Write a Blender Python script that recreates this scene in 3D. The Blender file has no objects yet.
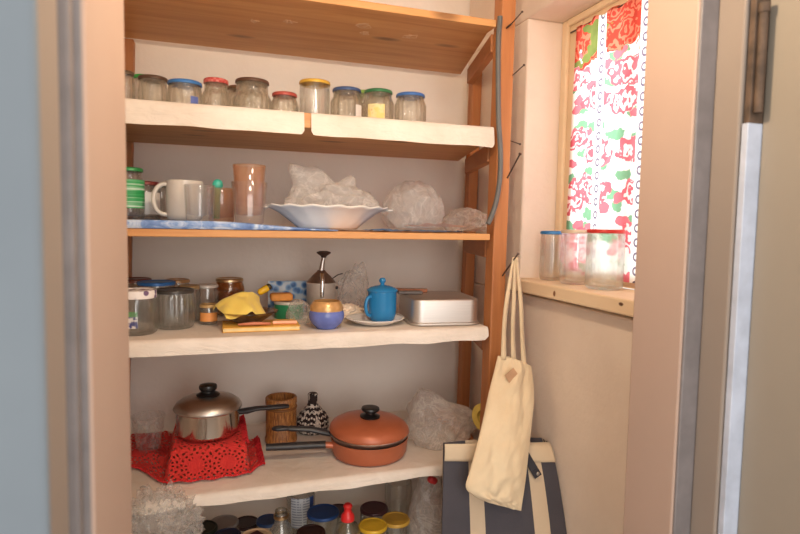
import bpy, math, random
from mathutils import Vector, Matrix, noise
PI = math.pi
sc = bpy.context.scene
COL = sc.collection
rnd = random.Random(7)

# ------------------------------------------------------------------ mesh helpers
class MB:
    """collects vertices and faces and links them as one mesh object"""
    def __init__(s): s.v = []; s.f = []; s.uv = {}
    def add(s, vs, fs):
        o = len(s.v); s.v += [tuple(p) for p in vs]; s.f += [tuple(i+o for i in f) for f in fs]; return o
    def box(s, x0, y0, z0, x1, y1, z1):
        s.add([(x0,y0,z0),(x1,y0,z0),(x1,y1,z0),(x0,y1,z0),(x0,y0,z1),(x1,y0,z1),(x1,y1,z1),(x0,y1,z1)],
              [(0,3,2,1),(4,5,6,7),(0,1,5,4),(1,2,6,5),(2,3,7,6),(3,0,4,7)])
    def prism(s, bottom, top):
        n = len(bottom)
        s.add(list(bottom)+list(top), [tuple(range(n-1,-1,-1)), tuple(range(n,2*n))]+[(i,(i+1)%n,n+(i+1)%n,n+i) for i in range(n)])
    def beam(s, a, b, w, h, up=(0,0,1)):
        a, b = Vector(a), Vector(b); d = (b-a).normalized(); u = Vector(up); r = d.cross(u)
        if r.length < 1e-4: r = d.cross(Vector((1,0,0)))
        r.normalize(); u = r.cross(d).normalized()
        q = [r*(-w/2)+u*(-h/2), r*(w/2)+u*(-h/2), r*(w/2)+u*(h/2), r*(-w/2)+u*(h/2)]
        s.prism([a+k for k in q], [b+k for k in q])
    def lathe(s, prof, n=32, c=(0,0,0), rf=None, closed=False):
        """prof: list of (r, z); rf(angle, i) scales the radius"""
        vs, fs = [], []
        for i,(r,z) in enumerate(prof):
            for k in range(n):
                a = 2*PI*k/n; q = r*(rf(a,i) if rf else 1)
                vs.append((c[0]+q*math.cos(a), c[1]+q*math.sin(a), c[2]+z))
        m = len(prof)
        for i in range(m-1 if not closed else m):
            j = (i+1) % m
            for k in range(n):
                l = (k+1) % n
                fs.append((i*n+k, i*n+l, j*n+l, j*n+k))
        s.add(vs, fs)
    def tube(s, pts, r, n=10, cap=True, flat=1.0):
        pts = [Vector(p) for p in pts]; m = len(pts)
        rs = r if isinstance(r,(list,tuple)) else [r]*m
        vs, fs = [], []; ref = None
        for i,p in enumerate(pts):
            t = (pts[min(i+1,m-1)]-pts[max(i-1,0)]).normalized()
            if ref is None:
                ref = Vector((0,0,1)) if abs(t.z) < .9 else Vector((0,1,0))
            b = t.cross(ref).normalized(); u = b.cross(t).normalized(); ref = u
            for k in range(n):
                a = 2*PI*k/n; vs.append(p+b*(rs[i]*math.cos(a))+u*(rs[i]*flat*math.sin(a)))
        for i in range(m-1):
            for k in range(n):
                l = (k+1)%n; fs.append((i*n+k, i*n+l, (i+1)*n+l, (i+1)*n+k))
        if cap: fs += [tuple(range(n-1,-1,-1)), tuple(range((m-1)*n, m*n))]
        s.add(vs, fs)
    def grid(s, nu, nv, fn):
        o = len(s.v); vs = []
        for j in range(nv+1):
            for i in range(nu+1):
                u, v = i/nu, j/nv; p = fn(u, v); vs.append(tuple(p)); s.uv[o+j*(nu+1)+i] = (u, v)
        s.add(vs, [(j*(nu+1)+i, j*(nu+1)+i+1, (j+1)*(nu+1)+i+1, (j+1)*(nu+1)+i) for j in range(nv) for i in range(nu)])
    def ball(s, c, r, n=10, sq=(1,1,1)):
        prof = [(max(1e-5, math.sin(PI*i/n)), -math.cos(PI*i/n)) for i in range(n+1)]
        o = len(s.v); s.lathe([(a, b) for a,b in prof], n*2)
        for i in range(o, len(s.v)):
            p = s.v[i]; s.v[i] = (c[0]+p[0]*r*sq[0], c[1]+p[1]*r*sq[1], c[2]+p[2]*r*sq[2])
    def build(s, name, m, parent=None, smooth=True, bevel=0, seg=2, loc=None, angle=40, solid=0, sub=0):
        me = bpy.data.meshes.new(name); me.from_pydata(s.v, [], s.f); me.update()
        if s.uv:
            l = me.uv_layers.new(name='UVMap')
            for lp in me.loops: l.data[lp.index].uv = s.uv.get(lp.vertex_index, (0,0))
        me.materials.append(m)
        o = bpy.data.objects.new(name, me); COL.objects.link(o)
        if parent is not None: o.parent = parent
        if loc: o.location = loc
        if smooth:
            me.polygons.foreach_set('use_smooth', [True]*len(me.polygons))
            if angle < 180:
                try: me.set_sharp_from_angle(angle=math.radians(angle))
                except Exception: pass
        if solid:
            q = o.modifiers.new('solid','SOLIDIFY'); q.thickness = solid; q.offset = 0
        if bevel:
            q = o.modifiers.new('bevel','BEVEL'); q.width = bevel; q.segments = seg; q.limit_method = 'ANGLE'; q.angle_limit = math.radians(35)
        if sub:
            q = o.modifiers.new('sub','SUBSURF'); q.levels = sub; q.render_levels = sub
        return o

def tag(o, label=None, cat=None, group=None, kind=None):
    if label: o['label'] = label
    if cat: o['category'] = cat
    if group: o['group'] = group
    if kind: o['kind'] = kind
    return o
def thing(name, loc, label, cat, group=None, rot=(0,0,0)):
    o = bpy.data.objects.new(name, None); COL.objects.link(o); o.empty_display_size = .02
    o.location = loc; o.rotation_euler = rot
    return tag(o, label, cat, group)
def struct(o): o['kind'] = 'structure'; return o

# ------------------------------------------------------------------ materials
def S(r, g, b):
    f = lambda c: (c/255/12.92) if c/255 <= .04045 else ((c/255+.055)/1.055)**2.4
    return (f(r), f(g), f(b), 1)
class NT:
    def __init__(s, name):
        s.m = bpy.data.materials.new(name); s.m.use_nodes = True; s.t = s.m.node_tree; s.t.nodes.clear()
        s.out = s.n('ShaderNodeOutputMaterial')
    def n(s, t, **kw):
        q = s.t.nodes.new(t)
        for k,v in kw.items():
            if k.startswith('_'): setattr(q, k[1:], v)
            else:
                key = int(k[1:]) if k[0]=='i' and k[1:].isdigit() else k.replace('__',' ')
                s.put(q.inputs[key], v)
        return q
    def put(s, sock, v):
        if hasattr(v, 'outputs'): v = v.outputs[0]
        if isinstance(v, bpy.types.NodeSocket): s.t.links.new(v, sock)
        else: sock.default_value = v
    def math(s, op, a, b=0.0, c=None):
        q = s.n('ShaderNodeMath', _operation=op); s.put(q.inputs[0], a); s.put(q.inputs[1], b)
        if c is not None: s.put(q.inputs[2], c)
        return q.outputs[0]
    def mix(s, f, a, b):
        q = s.n('ShaderNodeMix', _data_type='RGBA'); s.put(q.inputs[0], f); s.put(q.inputs[6], a); s.put(q.inputs[7], b); return q.outputs[2]
    def ramp(s, f, stops, interp='LINEAR'):
        q = s.n('ShaderNodeValToRGB'); s.put(q.inputs[0], f); e = q.color_ramp; e.interpolation = interp
        while len(e.elements) < len(stops): e.elements.new(.5)
        for k,(p,c) in zip(e.elements, stops): k.position = p; k.color = c
        return q.outputs[0]
    def coord(s, which='Object', scale=(1,1,1), loc=(0,0,0)):
        t = s.n('ShaderNodeTexCoord'); q = s.n('ShaderNodeMapping'); s.put(q.inputs[0], t.outputs[which])
        q.inputs[3].default_value = scale; q.inputs[1].default_value = loc; return q.outputs[0]
    def noise(s, vec, scale, detail=4, rough=.55, dist=0):
        q = s.n('ShaderNodeTexNoise'); s.put(q.inputs['Vector'], vec); q.inputs['Scale'].default_value = scale
        q.inputs['Detail'].default_value = detail; q.inputs['Roughness'].default_value = rough; q.inputs['Distortion'].default_value = dist
        return q.outputs[0]
    def xyz(s, vec):
        q = s.n('ShaderNodeSeparateXYZ'); s.put(q.inputs[0], vec); return q.outputs
    def bump(s, h, strength=.3, dist=.002):
        q = s.n('ShaderNodeBump'); s.put(q.inputs['Height'], h); q.inputs['Strength'].default_value = strength; q.inputs['Distance'].default_value = dist
        return q.outputs[0]
    def pbr(s, color, rough=.5, metal=0, normal=None, **kw):
        q = s.n('ShaderNodeBsdfPrincipled'); s.put(q.inputs['Base Color'], color); s.put(q.inputs['Roughness'], rough); s.put(q.inputs['Metallic'], metal)
        if normal is not None: s.put(q.inputs['Normal'], normal)
        for k,v in kw.items(): s.put(q.inputs[k.replace('__',' ')], v)
        return q.outputs[0]
    def done(s, sh): s.t.links.new(sh, s.out.inputs[0]); return s.m
_flat = {}
def flat(r, g, b, rough=.5, metal=0, var=.12, bump=0, bs=200):
    """painted, plastic or metal colour with a little uneven tone"""
    key = (r,g,b,rough,metal,var,bump,bs)
    if key in _flat: return _flat[key]
    m = NT('tone_%d_%d_%d' % (r,g,b)); v = m.coord()
    c = S(r,g,b); d = tuple(x*(1-var) for x in c[:3])+(1,); e = tuple(min(1,x*(1+var)) for x in c[:3])+(1,)
    col = m.ramp(m.noise(v, 30, 3), [(.3,d),(.7,e)])
    nb = m.bump(m.noise(v, bs, 3), bump, .002) if bump else None
    _flat[key] = m.done(m.pbr(col, rough, metal, nb)); return _flat[key]

def plaster(name, c1, c2, sc_=3.0, bump=.25):
    m = NT(name); v = m.coord()
    col = m.ramp(m.noise(v, sc_, 6, .6), [(.3,c1),(.7,c2)])
    h = m.math('ADD', m.noise(v, 9, 5, .6), m.math('MULTIPLY', m.noise(v, 60, 3), .25))
    return m.done(m.pbr(col, .85, 0, m.bump(h, bump, .01)))
def wood(name, c1, c2, c3, axis=0, rough=.55, knots=True):
    m = NT(name); s = [26,26,26]; s[axis] = 1.6
    v = m.coord('Object', s); v2 = m.coord('Object', [6 if i != axis else 2.2 for i in range(3)])
    g = m.noise(v, 1.5, 6, .6, .6)
    col = m.ramp(g, [(.25,c1),(.5,c2),(.75,c3)])
    col = m.mix(m.math('MULTIPLY', m.noise(v2, 1.6, 3), .5), col, c1)
    if knots:
        q = m.n('ShaderNodeTexVoronoi'); m.put(q.inputs['Vector'], m.coord('Object', [11 if i != axis else 4.0 for i in range(3)])); q.inputs['Scale'].default_value = 1.0
        k = m.ramp(q.outputs['Distance'], [(.06,(1,1,1,1)),(.17,(0,0,0,1))])
        col = m.mix(m.math('MULTIPLY', k, .75), col, tuple(x*.3 for x in c1[:3])+(1,))
    return m.done(m.pbr(col, rough, 0, m.bump(g, .15, .002)))
def glass(name, tint=(.985,.99,.98,1), edge=(.50,.51,.42,1), refr=.3, rough=.02, bumpy=0, milk=.02):
    m = NT(name)
    lw = m.n('ShaderNodeLayerWeight'); lw.inputs['Blend'].default_value = .35
    nb = None
    if bumpy: nb = m.bump(m.noise(m.coord('Object'), 90, 2), bumpy, .004)
    col = m.mix(m.math('POWER', lw.outputs['Facing'], 3.2), tint, edge)
    tr = m.n('ShaderNodeBsdfTransparent'); m.put(tr.inputs[0], col)
    gl = m.n('ShaderNodeBsdfGlossy'); gl.inputs['Roughness'].default_value = rough+.03
    lf = m.n('ShaderNodeLayerWeight'); lf.inputs['Blend'].default_value = .5
    if nb is not None:
        m.put(gl.inputs['Normal'], nb); m.put(lf.inputs['Normal'], nb); m.put(lw.inputs['Normal'], nb)
    fr = m.math('MULTIPLY_ADD', m.math('POWER', lf.outputs['Facing'], 4.0), .62, .075)
    a = m.n('ShaderNodeMixShader'); m.put(a.inputs[0], fr); m.put(a.inputs[1], tr.outputs[0]); m.put(a.inputs[2], gl.outputs[0])
    g = m.n('ShaderNodeBsdfGlass'); g.inputs['IOR'].default_value = 1.45; g.inputs['Roughness'].default_value = rough; m.put(g.inputs['Color'], tint)
    if nb is not None: m.put(g.inputs['Normal'], nb)
    b = m.n('ShaderNodeMixShader'); b.inputs[0].default_value = refr; m.put(b.inputs[1], a.outputs[0]); m.put(b.inputs[2], g.outputs[0])
    if milk:
        tl = m.n('ShaderNodeBsdfTranslucent'); dfm = m.pbr(tint, .3); m.put(tl.inputs[0], tint); c2 = m.n('ShaderNodeMixShader'); c2.inputs[0].default_value = .5; m.put(c2.inputs[1], dfm); m.put(c2.inputs[2], tl.outputs[0])
        d2 = m.n('ShaderNodeMixShader'); d2.inputs[0].default_value = milk; m.put(d2.inputs[1], b.outputs[0]); m.put(d2.inputs[2], c2.outputs[0]); b = d2
    return m.done(b.outputs[0])
def film(name, white=(.9,.88,.85,1), opac=.35, rough=.18, edge=.45):
    """thin crumpled plastic: mostly see-through, milky where folded or seen edge-on"""
    m = NT(name); v = m.coord()
    vo = m.n('ShaderNodeTexVoronoi', _feature='DISTANCE_TO_EDGE', Scale=38.0); m.put(vo.inputs['Vector'], m.n('ShaderNodeVectorMath', _operation='ADD').outputs[0])
    va = vo.inputs['Vector'].links[0].from_node; m.put(va.inputs[0], v)
    nz = m.n('ShaderNodeTexNoise', Scale=25.0); m.put(nz.inputs['Vector'], v); sc_ = m.n('ShaderNodeVectorMath', _operation='SCALE'); m.put(sc_.inputs[0], nz.outputs[1]); sc_.inputs[3].default_value = .03; m.put(va.inputs[1], sc_.outputs[0])
    rg_ = m.math('ABSOLUTE', m.math('SUBTRACT', m.noise(v, 16, 4, .6, 1.2), .5)); crease = m.ramp(rg_, [(0,(1,1,1,1)),(.025,(.3,.3,.3,1)),(.09,(0,0,0,1))])
    nb = m.bump(m.math('ADD', m.math('MULTIPLY', vo.outputs['Distance'], .5), m.noise(v, 22, 4, .6, 1.5)), .6, .014)
    lw = m.n('ShaderNodeLayerWeight'); lw.inputs['Blend'].default_value = .35; m.put(lw.inputs['Normal'], nb)
    f = m.math('MULTIPLY_ADD', lw.outputs['Facing'], edge, opac)
    f = m.math('ADD', f, m.math('MULTIPLY', crease, .22))
    q = m.n('ShaderNodeClamp'); m.put(q.inputs[0], f); q.inputs[1].default_value = .02; q.inputs[2].default_value = .62
    tr = m.n('ShaderNodeBsdfTransparent'); tr.inputs[0].default_value = (.985,.985,.98,1)
    p = m.pbr(white, rough, 0, nb, Specular__IOR__Level=1.0)
    tl = m.n('ShaderNodeBsdfTranslucent'); tl.inputs[0].default_value = white
    w = m.n('ShaderNodeMixShader'); w.inputs[0].default_value = .45; m.put(w.inputs[1], p); m.put(w.inputs[2], tl.outputs[0])
    a = m.n('ShaderNodeMixShader'); m.put(a.inputs[0], q.outputs[0]); m.put(a.inputs[1], tr.outputs[0]); m.put(a.inputs[2], w.outputs[0])
    return m.done(a.outputs[0])

def cloth(name, c1, c2, weave=900, bump=.4, scale=6):
    m = NT(name); v = m.coord()
    col = m.ramp(m.noise(v, scale, 5, .6), [(.3,c1),(.7,c2)])
    h = m.math('ADD', m.noise(v, 25, 4), m.math('MULTIPLY', m.noise(v, weave, 1), .3))
    return m.done(m.pbr(col, .9, 0, m.bump(h, bump, .004), Sheen__Weight=.2))

M_wall = plaster('plaster_white', S(232,223,212), S(241,234,224))
M_wallr = plaster('plaster_cream', S(222,206,190), S(232,218,203), 4, .4)
M_reveal = plaster('plaster_reveal', S(226,214,200), S(238,228,216), 5, .3)
M_floor = wood('floor_boards', S(176,164,150), S(190,178,164), S(204,192,178), 1)
M_jamb = plaster('painted_frame', S(180,156,142), S(188,164,149), 2, .04)
M_jamb_shade = plaster('frame_shade_in_paint', S(142,130,120), S(150,138,128), 2, .04)  # jamb paint darkened: shade on the outer reveals is put into the colour
M_seal = flat(122,116,116,.5)
M_casing = plaster('painted_casing', S(108,118,127), S(120,130,138), 2, .05)
M_door = plaster('painted_door', S(146,137,124), S(154,145,132), 2, .04)
M_edge_daylight = flat(186,195,212,.4)  # blue-white tone carries the daylight falling on the hinge edge
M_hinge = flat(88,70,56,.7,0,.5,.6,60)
M_wood = wood('pine_shelf', S(184,124,70), S(206,150,92), S(220,168,110), 0)
M_woodp = wood('pine_post', S(158,98,54), S(182,118,68), S(198,134,82), 2, knots=False)
M_woodr = wood('pine_rail', S(158,100,58), S(180,118,70), S(196,134,82), 1, knots=False)
M_winw = plaster('window_paint', S(226,204,170), S(236,214,182), 6, .1)
M_sill = wood('sill_paint', S(226,200,164), S(236,212,178), S(242,222,192), 1, .5, False)
M_paper = NT('shelf_paper')
_v = M_paper.coord()
M_paper = M_paper.done(M_paper.pbr(M_paper.ramp(M_paper.noise(_v, 5, 5, .65), [(.35,S(208,195,180)),(.7,S(228,218,207))]), .7, 0,
          M_paper.bump(M_paper.noise(M_paper.coord('Object',(1,1,2.5)), 22, 4, .5, .8), .35, .01)))
M_glass = glass('clear_glass', bumpy=.0)
M_glassr = glass('ribbed_glass', tint=(.985,.975,.935,1), edge=(.50,.48,.36,1), refr=.4, bumpy=1.0, milk=.04)
M_glasst = glass('clear_tumbler', tint=(.99,.99,.99,1), edge=(.8,.78,.75,1), refr=.1)
M_orange = glass('orange_glass', tint=(.97,.80,.66,1), edge=(.92,.66,.48,1), refr=.06, milk=.16)
M_pinkg = glass('peach_glass', tint=(.985,.94,.9,1), edge=(.92,.78,.68,1), refr=.08, milk=.07)
M_honey = glass('honey_glass', tint=(.88,.68,.45,1), edge=(.6,.35,.16,1), refr=.1)
M_brownglass = glass('smoky_glass', tint=(.66,.56,.5,1), edge=(.3,.24,.2,1), refr=.2, bumpy=.3)
M_film = film('clear_film', opac=.10, rough=.1, edge=.4)
M_filmw = film('milky_film', (1,.985,.96,1), .30, .12, .45)
M_filmg = film('grey_film', (.90,.86,.82,1), .24, .14, .4)
M_filmt = film('stiff_cellophane', (.9,.88,.85,1), .08, .06, .45)
M_filmc = film('thin_cellophane', (.95,.93,.9,1), .12, .05, .35)
M_cup = film('clear_cup_plastic', (.9,.84,.8,1), .0, .1, .2)
M_ceramic = flat(206,198,187,.18,0,.04)
M_white = flat(232,228,222,.25,0,.03)
M_black = flat(26,24,24,.35,0,.2)
M_bakelite = flat(44,42,44,.42,0,.2)
def steel_mat(name, c, r, ax=(1,1,60)):
    m = NT(name); n1 = m.noise(m.coord('Object', ax), 12, 3)
    return m.done(m.pbr(m.ramp(n1, [(.3,tuple(x*.88 for x in c[:3])+(1,)),(.7,c)]), m.math('MULTIPLY_ADD', n1, .1, r-.05), 1))
M_steel = steel_mat('polished_steel', (.60,.56,.52,1), .15)
M_alu = steel_mat('brushed_aluminium', (.66,.62,.58,1), .48)
M_tinm = steel_mat('dull_tin', (.6,.56,.52,1), .38)
M_gold = steel_mat('gold_lid', (.68,.5,.28,1), .35)
M_nail = flat(96,84,76,.45,.7,.3)
M_hose = flat(92,92,90,.55,0,.1)

# ------------------------------------------------------------------ the room
XR, YB = .745, 1.64            # right wall, back wall
b = MB(); b.box(-.25,YB,0, 1.0,YB+.1,2.3); struct(b.build('wall_back', M_wall, smooth=False))
b = MB(); b.box(-.35,.75,0, -.25,YB+.1,2.3); struct(b.build('wall_left', M_wall, smooth=False))
W0, W1, WZ0, WZ1 = .78, 1.285, .985, 1.672
b = MB(); b.box(XR,.75,0, 1.0,YB,WZ0); b.box(XR,.75,WZ1, 1.0,YB,2.3); b.box(XR,W1,WZ0, 1.0,YB,WZ1); b.box(XR,.75,WZ0, 1.0,W0,WZ1)
struct(b.build('wall_right', M_wallr, smooth=False, bevel=.006))
b = MB(); b.box(-.35,.65,0, -.113,.75,2.3); b.box(.678,.65,0, 1.0,.75,2.3); b.box(-.113,.65,2.02, .678,.75,2.3)
struct(b.build('wall_front', M_wall, smooth=False))
b = MB(); b.box(-1.6,-1.4,-.05, 2.0,YB+.1,0); struct(b.build('floor', M_floor, smooth=False))
b = MB(); b.box(-.35,.65,2.3, 1.0,YB+.1,2.36); struct(b.build('ceiling', M_wall, smooth=False))
# door frame: stepped linings left and right, and the head across the top
b = MB(); b.box(-.128,.532,0, -.098,.755,2.02); struct(b.build('trim_1', M_jamb, smooth=False, bevel=.003))
b = MB(); b.box(-.128,.5305,0, -.1005,.535,2.02); b.box(-.145,.515,0, -.106,.5305,2.02); struct(b.build('trim_2', M_seal, smooth=False, bevel=.003))
b = MB(); b.box(-.16,.44,0, -.1135,.5150,2.02); struct(b.build('trim_3', M_jamb_shade, smooth=False, bevel=.003))
b = MB(); b.box(-.42,.438,0, -.1095,.4465,2.10); struct(b.build('trim_4', M_casing, smooth=False, bevel=.004))
b = MB(); b.box(.647,.652,0, .690,.755,2.02); struct(b.build('trim_5', M_jamb, smooth=False, bevel=.003))
b = MB(); b.box(.649,.648,0, .690,.6525,2.02); struct(b.build('trim_6', M_seal, smooth=False, bevel=.002))
b = MB(); b.box(.678,.604,0, .740,.648,2.02); struct(b.build('trim_7', M_jamb_shade, smooth=False, bevel=.003))
b = MB(); b.box(-.113,.53,2.02, .74,.755,2.06); struct(b.build('trim_8', M_jamb, smooth=False))
# the door, opened towards the viewer on the right, its hinge edge to the frame
d1 = MB(); d1.box(.7055,.02,.02, .745,.592,2.0); door = struct(d1.build('door_1', M_door, smooth=False, bevel=.002))
e1 = MB(); e1.box(.681,.5922,.02, .7445,.602,1.297); tag(e1.build('door_edge', M_edge_daylight, door, smooth=False, bevel=.001), 'hinge edge with bluish daylight put into its colour')
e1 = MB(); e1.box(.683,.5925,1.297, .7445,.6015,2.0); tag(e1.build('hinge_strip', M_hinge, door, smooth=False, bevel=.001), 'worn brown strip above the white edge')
e1 = MB(); e1.tube([(.692,.588,1.31),(.692,.588,1.44)], .006); e1.tube([(.692,.588,1.44),(.692,.588,1.452)], .0075); e1.build('hinge', M_hinge, door)

# window: frame, pane, sill
wf = MB(); FX = .853
wf.box(FX,1.215,1.025, .90,W1,1.672); wf.box(FX,.78,1.632, .90,1.215,1.672); wf.box(FX,.78,1.025, .90,.84,1.632); wf.box(FX+.001,.84,1.025, .90,1.215,1.06)
win = struct(wf.build('window_1', M_winw, smooth=False, bevel=.004))
p = MB(); p.box(.8802,.84,1.06, .884,1.215,1.632); p.build('pane', glass('pane_glass', (.98,.98,.98,1), (.9,.93,.92,1), 0), win, smooth=False)
p = MB(); p.box(.872,1.0,1.06, .8795,1.03,1.632); p.build('mullion', M_winw, win, smooth=False, bevel=.003)
p = MB(); p.box(FX-.012,1.262,1.025, FX,W1-.001,1.671); p.box(FX-.012,.782,1.655, FX,1.262,1.671); p.build('frame_moulding', M_winw, win, smooth=False, bevel=.004)
p = MB(); p.box(.717,.752,.994, .853,W1+.028,1.0245); sill = p.build('sill', M_sill, win, smooth=False, bevel=.004)
k = MB(); k.ball((.7165,1.085,1.008), .0045, 6, (.3,.9,1.4)); tag(k.build('knot', flat(120,84,56,.6), win), 'dark wood knot in the sill edge')
k = MB(); k.ball((.7165,.868,1.014), .004, 6, (.3,1.6,.8)); tag(k.build('knot', flat(96,66,46,.6), win), 'dark wood knot in the sill edge')

def sstep(a, b_, x): t = min(1, max(0, (x-a)/(b_-a))); return t*t*(3-2*t)

# ------------------------------------------------------------------ the shelving unit
SX0, SF = -.235, 1.2
unit = thing('shelving_unit', (0,0,0), 'orange-brown wooden shelving unit with six boards filling the back of the pantry', 'shelving')
ZB = dict(s1=(1.606,1.622), s2=(1.350,1.381), s3=(1.1215,1.1365), s4=(.893,.916), s5=(.572,.593), s6=(.300,.318))
for k,(z0,z1) in ZB.items():
    xe = .614; xb = .705
    bb = MB(); bb.prism([(SX0,SF,z0),(xe,SF,z0),(xe,1.245,z0),(xb,1.60,z0),(SX0,1.60,z0)], [(SX0,SF,z1),(xe,SF,z1),(xe,1.245,z1),(xb,1.60,z1),(SX0,1.60,z1)])
    bb.build('shelf_board', M_wood, unit, smooth=False, bevel=.002)
    if k != 's6':
        r_ = MB(); r_.beam((.632,1.243,z0-.0215),(.706,1.535,z0-.0215), .018, .042); r_.build('side_rail', M_woodr, unit, smooth=False, bevel=.002)
        r_ = MB(); r_.beam((-.2225,1.243,z0-.0215),(-.2225,1.55,z0-.0215), .018, .042); r_.build('side_rail', M_woodr, unit, smooth=False, bevel=.002)
def post(bx, tx, y0, y1, w, z1):
    q = MB(); q.prism([(bx,y0,0),(bx+w,y0,0),(bx+w,y1,0),(bx,y1,0)], [(tx,y0,z1),(tx+w,y0,z1),(tx+w,y1,z1),(tx,y1,z1)])
    return q.build('post', M_woodp, unit, smooth=False, bevel=.003)
post(.6155,.6320, 1.201,1.241, .036, 2.28)
post(.695,.716, 1.536,1.566, .030, 1.606)
post(-.2335,-.2335, 1.201,1.241, .022, 2.28)
post(-.290+.028,-.187-.032, 1.601,1.635, .032, 1.606)
M_scuff = flat(214,176,140,.8)
for (x,y,r,a) in ((.165,1.335,.012,.3),(.33,1.30,.014,1.2),(.345,1.35,.009,2.2),(.45,1.33,.013,.8),(.09,1.36,.008,.1)):
    s_ = MB(); pts = []
    for k in range(16):
        t = a+k*1.1; pts.append((x+r*math.cos(t)*rnd.uniform(.1,1.8), y+r*math.sin(t)*rnd.uniform(.2,1.9), 1.6058))
    s_.tube(pts, .0013, 6, flat=.5); tag(s_.build('scuff', M_scuff, unit), 'pale scraped mark under the top board')

# paper liners: a sheet on the board and a flap hanging over the front
def liner(x0, x1, zt, zf, yb, seed, label, wav=.003, roundc=.008, droop=None):
    q = MB(); L = yb-1.197; Ht = zt-zf
    def fn(u, v):
        x = x0+(x1-x0)*u; t = v*(L+Ht)
        n1 = noise.noise((x*9, seed, t*9)); n2 = noise.noise((x*30, seed+5, t*30))
        if t < L:
            y = yb-t; return (x, y, zt+.0016+.0008*n1)
        k = (t-L)/Ht; ed = min(x-x0, x1-x); cut = 0
        if ed < roundc: cut = roundc-math.sqrt(max(0, roundc**2-(roundc-ed)**2))
        low = (Ht+(droop(x) if droop else 0)+wav*noise.noise((x*12, seed, 3)))-cut
        return (x, 1.197-.0035*math.sin(k*PI*.5)-.0015*(1+n1)*k-.0006*n2, zt+.0016-low*k)
    q.grid(90, 40, fn)
    o = q.build('shelf_paper', M_paper, angle=180); return tag(o, label, 'shelf paper', 'white paper shelf liners')
liner(-.232, .179, 1.381, 1.333, 1.598, 1.3, 'white paper liner on the top jar shelf, left of the two sheets')
liner(.1935, .6135, 1.381, 1.333, 1.598, 2.7, 'white paper liner on the top jar shelf, right of the two sheets')
liner(-.232, .6135, .916, .886, 1.598, 4.1, 'white paper liner under the blue lidded mug and metal tin', .005)
liner(-.232, .6135, .318, .302, 1.598, 8.4, 'white paper liner on the lowest shelf under the jars', .002)
liner(-.232, .6135, .593, .571, 1.598, 6.2, 'white paper liner under the copper-coloured pan and red cloth', .006)
# shelf 3: blue sheet and a white scrap
q = MB()
def blue_top(u): return 1.1375+.0035+.0135*(1-sstep(.45,1,u))
def blue(u, v):
    x = -.232+.485*u; t = v*.40; n1 = noise.noise((x*14,v*6,2)); h = blue_top(u)
    if t < .38: return (x, 1.58-t, h-.0008+.0008*n1)
    k = (t-.38)/.02; return (x, 1.1995-.003*math.sin(k*PI)+.002*(k-.5), 1.1375+(h-1.1383)*(1-k)+.0008*n1*(1-k))
q.grid(70, 60, blue)
M_bluep = NT('blue_patterned_paper'); v_ = M_bluep.coord('Object',(6,22,1))
M_bluep = M_bluep.done(M_bluep.pbr(M_bluep.ramp(M_bluep.noise(v_, 4, 4, .6, 1.0), [(.35,S(74,104,160)),(.5,S(120,150,200)),(.62,S(190,205,225))]), .6))
tag(q.build('folded_cloth', M_bluep, angle=180), 'blue patterned folded cloth under the white mug and stacked glasses', 'cloth')
q = MB(); q.grid(40, 12, lambda u,v: (.345+.21*u, 1.205+.16*v, 1.1375+.006*abs(noise.noise((u*8,v*4,7)))+.0016))
tag(q.build('blue_wrapper', flat(70,120,175,.4,0,.3), angle=180), 'blue plastic wrapper flat under the round crumpled bag', 'wrapper')
q = MB(); q.grid(20, 10, lambda u,v: (.545+.065*u, 1.204+.05*v, 1.1400+.012*u*(1-v)+.003*noise.noise((u*5,v*5,3))+.003))
tag(q.build('paper_scrap', M_white, angle=180), 'white folded paper scrap at the front of the bag shelf', 'paper')

# ------------------------------------------------------------------ jars
def jar_profile(r, h, neck, wall=.0026, lidh=.013, shoulder=.78):
    sh = h*shoulder; rn = r*neck
    o = [(1e-5,.003),(r*.55,.0015),(r*.86,0),(r*.96,.003),(r,.010),(r,sh*.5),(r,sh-.006),(r-(r-rn)*.35,sh+.001),(rn+.0005,sh+.008),(rn,sh+.011),(rn,h-.0035)]
    i = [(max(1e-5,a-wall), c) for a,c in o[4:]][::-1]
    i = [(a, c) for a,c in i]; i += [(r*.9-wall,.0055),(1e-5,.0065)]
    return o+i
def add_lid(parent, r, z, h, m, name='lid', dish=True):
    q = MB(); q.lathe([(r-.0015,z-h),(r,z-h+.0008),(r,z-.003),(r-.0012,z-.0008),(r-.003,z),(r-.0055,z-.0003),(r-.0065,z-.0018 if dish else z),(1e-5,z-.0016 if dish else z+.0004),
                              (1e-5,z-.003),(r-.002,z-.003),(r-.0022,z-h)], 40)
    return q.build(name, m, parent, angle=50)
def wrap_label(parent, r, z0, z1, a0, a1, m, name='label'):
    q = MB(); q.grid(16, 4, lambda u,v: ((r+.0006)*math.cos(a0+(a1-a0)*u), (r+.0006)*math.sin(a0+(a1-a0)*u), z0+(z1-z0)*v))
    return q.build(name, m, parent, angle=180)
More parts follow.
